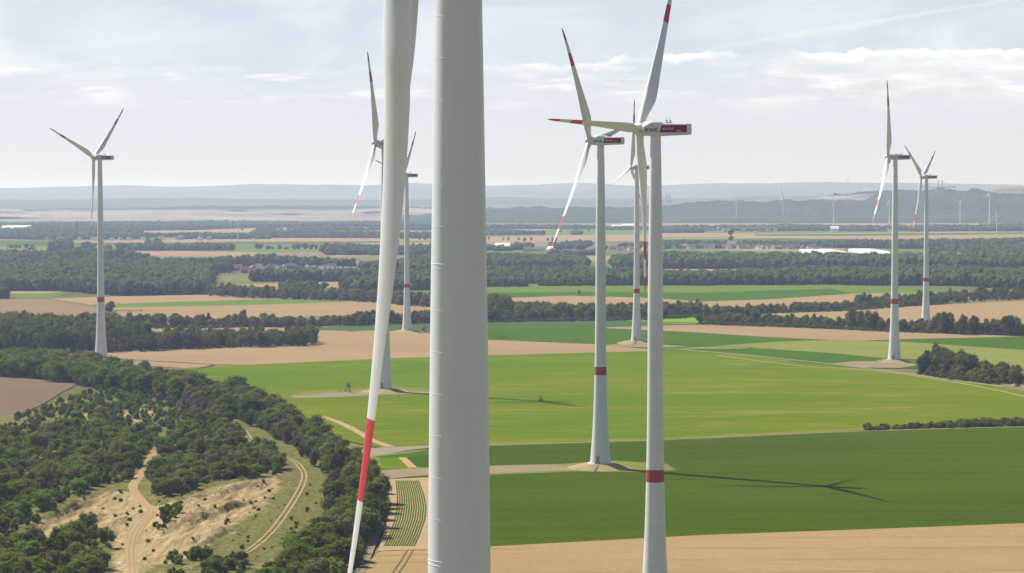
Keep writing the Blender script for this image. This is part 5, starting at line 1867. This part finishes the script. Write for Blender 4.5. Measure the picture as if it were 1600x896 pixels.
Ys = 11750.0
xs = X(1468, Ys)
zs = Z(1468, 298, Ys)
sp = empty('spreader', (xs, Ys, zs))
tag(sp, 'large mining spreader with two pylons and long booms on the hill crest', 'mining machine')
b = bmesh.new()
bm_box(b, (0, 0, 8), (38, 20, 14))
for s_ in (-1, 1):
    bm_box(b, (s_ * 14, 0, 1.5), (12, 22, 3.4))
bm_obj('body', b, 'grey_metal', sp)
for dx_ in (-8, 8):
    b = bmesh.new()
    bm_tube(b, (dx_, 0, 14), (dx_, 0, 44), 2.2, 1.6, 8)
    bm_box(b, (dx_, 0, 42), (7, 5, 5))
    bm_obj('pylon', b, 'grey_metal', sp)
b = bmesh.new()
bm_tube(b, (8, 0, 15), (68, 0, 15), 2.4, 1.8, 8)
bm_box(b, (66, 0, 15), (8, 8, 8))
bm_obj('counter_boom', b, 'grey_metal', sp)
b = bmesh.new()
bm_tube(b, (-8, 0, 12), (-92, 0, 16), 2.2, 1.2, 8)
bm_obj('boom', b, 'grey_metal', sp)
for (x0_, z0_, x1_, z1_) in ((-8, 44, -80, 16), (8, 44, 60, 17)):
    b = bmesh.new()
    bm_tube(b, (x0_, 0, z0_), (x1_, 0, z1_), .5, .5, 5)
    bm_obj('stay_cable', b, 'grey_metal', sp)
xs = X(1306, Ys)
zs = Z(1306, 306, Ys)
ex = empty('excavator', (xs, Ys, zs))
tag(ex, 'small dark mining machine on the sandy bench', 'mining machine')
b = bmesh.new()
bm_box(b, (0, 0, 4), (26, 12, 8))
bm_box(b, (-6, 0, 9), (10, 8, 6))
bm_obj('body', b, 'dark_metal', ex)
b = bmesh.new()
bm_tube(b, (-10, 0, 4), (-32, 0, 3), 1.6, 1.0, 6)
bm_tube(b, (10, 0, 6), (26, 0, 4), 1.5, 1.0, 6)
bm_obj('boom', b, 'dark_metal', ex)

# ---------------------------------------------------------------- small things by the fields


def hide(px, py, sc, label, mat='timber', rz=0.3):
    """raised hunting hide: cabin, roof, braced legs, ladder"""
    gx, gy = G(px, py)
    root = empty('hunting_hide', (gx, gy, 0.1), rz, sc)
    tag(root, label, 'hunting hide')
    b = bmesh.new()
    bm_box(b, (0, 0, 3.9), (1.9, 1.7, 1.1))
    for sx in (-1, 1):
        for sy in (-1, 1):
            bm_box(b, (sx * .88, sy * .78, 4.75), (.14, .14, .7))
    bm_obj('cabin', b, mat, root)
    b = bmesh.new()
    bm_box(b, (0, 0, 5.2), (2.5, 2.3, .14), Matrix.Rotation(.12, 3, 'X'))
    bm_obj('roof', b, 'timber_dark', root)
    for sx in (-1, 1):
        for sy in (-1, 1):
            b = bmesh.new()
            bm_tube(b, (sx * 1.25, sy * 1.15, -.1), (sx * .8, sy * .7, 3.4), .10, .09, 7)
            bm_obj('leg', b, mat, root)
    b = bmesh.new()
    for s_ in (-1, 1):
        bm_tube(b, (-1.2 * s_, -1.1, .3), (1.0 * s_, -.85, 2.6), .05, .05, 5)
        bm_tube(b, (-1.2, 1.1 * s_, .3), (-.95, -.85 * s_, 2.6), .05, .05, 5)
    bm_obj('brace', b, mat, root)
    b = bmesh.new()
    for s_ in (-.25, .25):
        bm_tube(b, (s_, -2.3, -.1), (s_, -.9, 3.6), .05, .05, 5)
    for i in range(9):
        t = (i + .7) / 9.5
        bm_tube(b, (-.25, -2.3 + 1.4 * t, 3.7 * t), (.25, -2.3 + 1.4 * t, 3.7 * t), .035, .035, 5)
    bm_obj('ladder', b, mat, root)


hide(544, 614.5, 1.15, 'wooden hunting hide on legs beside the sandy track')
hide(904.5, 462.5, 1.25, 'dark hunting hide at the edge of the green field right of the main tower', 'timber_dark', 1.0)


def cabinet(px, py, label, s=(2.2, 2.2, 2.6), name='transformer_cabinet'):
    gx, gy = G(px, py)
    root = empty(name, (gx, gy, 0.1), .4)
    tag(root, label, 'cabinet')
    b = bmesh.new()
    bm_box(b, (0, 0, s[2] / 2), s)
    bm_obj('housing', b, 'timber_dark', root)
    b = bmesh.new()
    bm_box(b, (0, 0, s[2] + .1), (s[0] * 1.12, s[1] * 1.12, .18))
    bm_obj('roof', b, 'grey_metal', root)
    b = bmesh.new()
    bm_box(b, (0, -s[1] / 2 - .02, s[2] * .45), (s[0] * .6, .06, s[2] * .78))
    bm_obj('door', b, 'grey_metal', root)


cabinet(661.5, 519, 'dark transformer cabinet right of the turbine beside the main tower', (1.9, 1.9, 4.0))
for px, py in ((531, 612.8), (538, 612.5)):
    gx, gy = G(px, py)
    o = link('low_bush', crown_me('shrub', 0, 'leaf_hedge'), None, (gx, gy, .05))
    o.scale = (1.4, 1.4, 1.1)
    tag(o, 'tiny dark bush on the sandy track left of the hunting hide', 'bush', 'tiny bushes by the hunting hide')


def car(px, py, rz, paint, label):
    gx, gy = G(px, py)
    root = empty('parked_car', (gx, gy, .33), rz)
    tag(root, label, 'car')
    prof = [(-2.2, .35), (-2.25, .75), (-1.95, .95), (-1.2, 1.0), (-.75, 1.42), (.75, 1.48), (1.55, 1.05), (2.15, .92), (2.25, .6), (2.2, .32)]
    bm = bmesh.new()
    rings = []
    for y, sc_ in ((-.88, .94), (-.8, 1.0), (.8, 1.0), (.88, .94)):
        rings.append([bm.verts.new((x * (.99 if abs(y) > .85 else 1), y * (.86 if z > 1.2 else 1), .35 + (z - .35) * sc_)) for x, z in prof])
    n = len(prof)
    for a, b2 in zip(rings, rings[1:]):
        for i in range(n):
            j = (i + 1) % n
            bm.faces.new((a[i], a[j], b2[j], b2[i]))
    bm.faces.new(rings[0])
    bm.faces.new(rings[-1][::-1])
    bm_obj('body', bm, paint, root)
    bm = bmesh.new()
    for s_ in (-1, 1):
        q = [(-1.05, 1.03), (-.7, 1.35), (.68, 1.40), (1.25, 1.05)]
        f_ = [bm.verts.new((x, s_ * (.905 if z < 1.2 else .79), z)) for x, z in q]
        k_ = [bm.verts.new((x, s_ * .7, z)) for x, z in q]
        bm.faces.new(f_)
        for i in range(4):
            j = (i + 1) % 4
            bm.faces.new((f_[i], f_[j], k_[j], k_[i]))
    bm_box(bm, (-1.0, 0, 1.22), (.06, 1.3, .46), Matrix.Rotation(.82, 3, 'Y'))
    bm_box(bm, (1.17, 0, 1.27), (.06, 1.3, .7), Matrix.Rotation(-1.02, 3, 'Y'))
    bm_obj('window', bm, 'glass_dark', root)
    for sx in (-1.35, 1.35):
        for sy in (-1, 1):
            bm = bmesh.new()
            bm_tube(bm, (sx, sy * .68, .32), (sx, sy * .9, .32), .33, .33, 16)
            wo = bm_obj('wheel', bm, 'rubber', root)
            bm = bmesh.new()
            bm_tube(bm, (sx, sy * .89, .32), (sx, sy * .91, .32), .2, .2, 12)
            bm_obj('rim', bm, 'grey_metal', wo)
    for sy in (-.6, .6):
        bm = bmesh.new()
        bm_box(bm, (-2.2, sy, .72), (.12, .4, .16))
        bm_obj('headlight', bm, 'sheet_roof', root)


sheet('parking_lot', [(1560, 604), (1590, 602.5), (1640, 606), (1640, 614), (1600, 610)], 'gravel', 'small gravel lay-by at the right edge', 'parking')
car(1585, 604.8, .9, 'car_silver', 'silver car parked in the lay-by beside the grove, left one')
car(1589.5, 606.2, .5, 'car_dark', 'dark blue car parked right of the silver car')
gx, gy = G(1577.5, 603.5)
rs_ = empty('road_sign', (gx, gy, .1))
tag(rs_, 'pole with a small pale board left of the parked cars', 'sign')
b = bmesh.new()
bm_tube(b, (0, 0, 0), (0, 0, 3.6), .09, .07, 8)
bm_obj('pole', b, 'grey_metal', rs_)
b = bmesh.new()
bm_box(b, (.35, 0, 3.4), (1.3, .1, .6))
bm_obj('board', b, 'grey_metal', rs_)
# heap in the grain field
gx, gy = G(200, 486.5)
b = bmesh.new()
for i in range(9):
    bmesh.ops.create_icosphere(b, subdivisions=2, radius=R.uniform(1.6, 2.4), matrix=Matrix.Translation((gx - 12 + i * 3.1, gy + R.uniform(-1, 1), .2)))
for v_ in b.verts:
    v_.co.z = max(0, v_.co.z * .8 + .5 * noise.noise(v_.co * .8))
tag(bm_obj('soil_heap', b, 'mound_earth'), 'long low heap of soil beside the pale track in the grain field', 'heap')

# ---------------------------------------------------------------- sun, sky, air
b0, b1 = Vector(G(938, 727)), Vector(G(1305, 757))
sh = b1 - b0
Hc = Z(938, 220, b0.y)
elev = math.atan2(Hc, sh.length)
sdir = Vector((-sh.x, -sh.y, 0)).normalized() * math.cos(elev) + Vector((0, 0, math.sin(elev)))
sl = bpy.data.lights.new('sun', 'SUN')
sl.energy = 5.0
sl.angle = math.radians(.45)
sl.color = (1.0, .955, .88)
so = bpy.data.objects.new('sun', sl)
COL.objects.link(so)
so.rotation_mode = 'QUATERNION'
so.rotation_quaternion = sdir.to_track_quat('Z', 'Y')
azs = math.atan2(sdir.x, sdir.y)

W = bpy.data.worlds.new('World')
SC.world = W
W.use_nodes = True
nt = W.node_tree
nt.nodes.clear()


class WN(NT):
    def __init__(s, t):
        s.t = t


w = WN(nt)
out = w.n('ShaderNodeOutputWorld')
bg = w.n('ShaderNodeBackground')
sky = w.n('ShaderNodeTexSky', sky_type='NISHITA', sun_disc=False)
sky.sun_elevation = elev
sky.sun_rotation = azs
sky.altitude = 150
sky.air_density = 1.0
sky.dust_density = 1.6
sky.ozone_density = 1.2
tc = w.n('ShaderNodeTexCoord')
sep = w.n('ShaderNodeSeparateXYZ')
w.l(tc.outputs['Generated'], sep.inputs[0])
az = w.math('ARCTAN2', sep.outputs[0], sep.outputs[1])
el = sep.outputs[2]


def vec(a, b, c=0.0):
    cb = w.n('ShaderNodeCombineXYZ')
    for i, v_ in enumerate((a, b, c)):
        if isinstance(v_, (int, float)):
            cb.inputs[i].default_value = v_
        else:
            w.l(v_, cb.inputs[i])
    return cb.outputs[0]


def gauss(x, mu, sd):
    q = w.math('DIVIDE', w.math('SUBTRACT', x, mu), sd)
    return w.math('POWER', 2.718, w.math('MULTIPLY', w.math('MULTIPLY', q, q), -1.0))


def sm(v_, lo, hi):
    return w.ramp(v_, lo, hi)


# thin veil and stratus, as layers over all azimuths
n1 = w.noise(vec(w.math('MULTIPLY', az, 12), w.math('MULTIPLY', el, 32)), 1.0, 6, .58, .8)
n2 = w.noise(vec(w.math('MULTIPLY', az, 34), w.math('MULTIPLY', el, 190), 3.0), 1.0, 7, .62, .4)
n3 = w.noise(vec(w.math('MULTIPLY', az, 75), w.math('MULTIPLY', el, 150), 7.0), 1.0, 6, .6, .3)
SKYW = 14.4   # radiance of a white cloud before the background strength
lowsky = sm(el, .125, .06)
veil = w.math('MULTIPLY', w.math('MULTIPLY', sm(n1, .34, .70), .45), w.math('ADD', w.math('MULTIPLY', lowsky, .75), .25))
col = sky.outputs[0]
col = w.mix(w.math('MULTIPLY', lowsky, .66), col, (SKYW * .80, SKYW * .92, SKYW * 1.10))
col = w.mix(veil, col, (SKYW * 1.08, SKYW * 1.07, SKYW * 1.07))
# grey-white stratus below the cumulus tops
low = sm(el, .052, .030)
col = w.mix(w.math('MULTIPLY', low, .96), col, (SKYW * .765, SKYW * .785, SKYW * .86))
# blue-grey undersides
und_ = w.math('MULTIPLY', gauss(el, .0365, .006), sm(n2, .44, .60))
col = w.mix(w.math('MULTIPLY', und_, .42), col, (SKYW * .80, SKYW * .85, SKYW * .97))
# cumulus bank: top edge height wavers with azimuth; right bank higher than the left one
side = sm(az, -.05, .09)
top0 = w.math('ADD', .0485, w.math('MULTIPLY', side, .0062))
topn = w.math('ADD', top0, w.math('MULTIPLY', w.math('SUBTRACT', n3, .5), .0085))
wob = w.math('MULTIPLY', w.math('SUBTRACT', w.noise(vec(w.math('MULTIPLY', az, 22), 2.0), 1.0, 3, .5), .5), .012)
topn = w.math('ADD', topn, wob)
inside = sm(w.math('SUBTRACT', topn, el), -.0003, .0006)
fade = sm(w.math('ADD', w.math('SUBTRACT', topn, el), w.math('MULTIPLY', w.math('SUBTRACT', n2, .5), .006)), .0044, .0004)
patch = sm(w.noise(vec(w.math('MULTIPLY', az, 17), 5.0), 1.0, 3, .5), .40, .56)
cum = w.math('MULTIPLY', w.math('MULTIPLY', inside, fade), patch)
col = w.mix(w.math('MULTIPLY', cum, w.math('ADD', .16, w.math('MULTIPLY', side, .72))), col, (SKYW * 1.30, SKYW * 1.25, SKYW * 1.19))
body = w.math('MULTIPLY', w.math('MULTIPLY', inside, side), w.math('MULTIPLY', sm(el, .028, .043), sm(n2, .30, .62)))
col = w.mix(w.math('MULTIPLY', w.math('MULTIPLY', body, sm(az, .04, .13)), .42), col, (SKYW * 1.06, SKYW * 1.03, SKYW * 1.02))
puff = w.math('MULTIPLY', sm(n2, .50, .68), gauss(el, .0425, .008))
col = w.mix(w.math('MULTIPLY', puff, .62), col, (SKYW * 1.16, SKYW * 1.13, SKYW * 1.09))
# old spread contrail, upper right
ln = w.math('SUBTRACT', el, w.math('ADD', .053, w.math('MULTIPLY', w.math('SUBTRACT', az, .06), .158)))
ln = w.math('ADD', ln, w.math('MULTIPLY', w.math('SUBTRACT', n2, .5), .003))
trail = w.math('MULTIPLY', gauss(ln, 0.0, .0010), sm(az, .05, .12))
col = w.mix(w.math('MULTIPLY', trail, .3), col, (SKYW * 1.08, SKYW * 1.06, SKYW * 1.06))
w.l(col, bg.inputs[0])
bg.inputs[1].default_value = .05
w.l(bg.outputs[0], out.inputs[0])

# haze: one closed box of even air
hb = bmesh.new()
bm_box(hb, (0, 19250, 139), (86000, 45000, 280))
hm = NT('haze_air')
pvn = hm.n('ShaderNodeVolumePrincipled')
pvn.inputs['Color'].default_value = (.51, .63, 1.0, 1)
pvn.inputs['Absorption Color'].default_value = (1, 1, 1, 1)
pvn.inputs['Density'].default_value = 5.8e-5
pvn.inputs['Anisotropy'].default_value = .3
hm.l(pvn.outputs[0], hm.out.inputs['Volume'])
MATS['haze_air'] = hm.m
hz_o = bm_obj('haze', hb, 'haze_air')
tag(hz_o, 'pale blue summer haze over the whole plain', 'haze', kind='stuff')

# ---------------------------------------------------------------- render settings
SC.render.engine = 'CYCLES'
SC.cycles.use_denoising = True
try:
    SC.cycles.denoiser = 'OPENIMAGEDENOISE'
except Exception:
    pass
SC.cycles.max_bounces = 6
SC.cycles.diffuse_bounces = 3
SC.cycles.transmission_bounces = 3
SC.cycles.volume_bounces = 1
SC.cycles.caustics_reflective = False
SC.cycles.caustics_refractive = False
SC.view_settings.view_transform = 'Standard'
SC.view_settings.look = 'None'
SC.view_settings.exposure = 0.50
SC.view_settings.gamma = 1.0
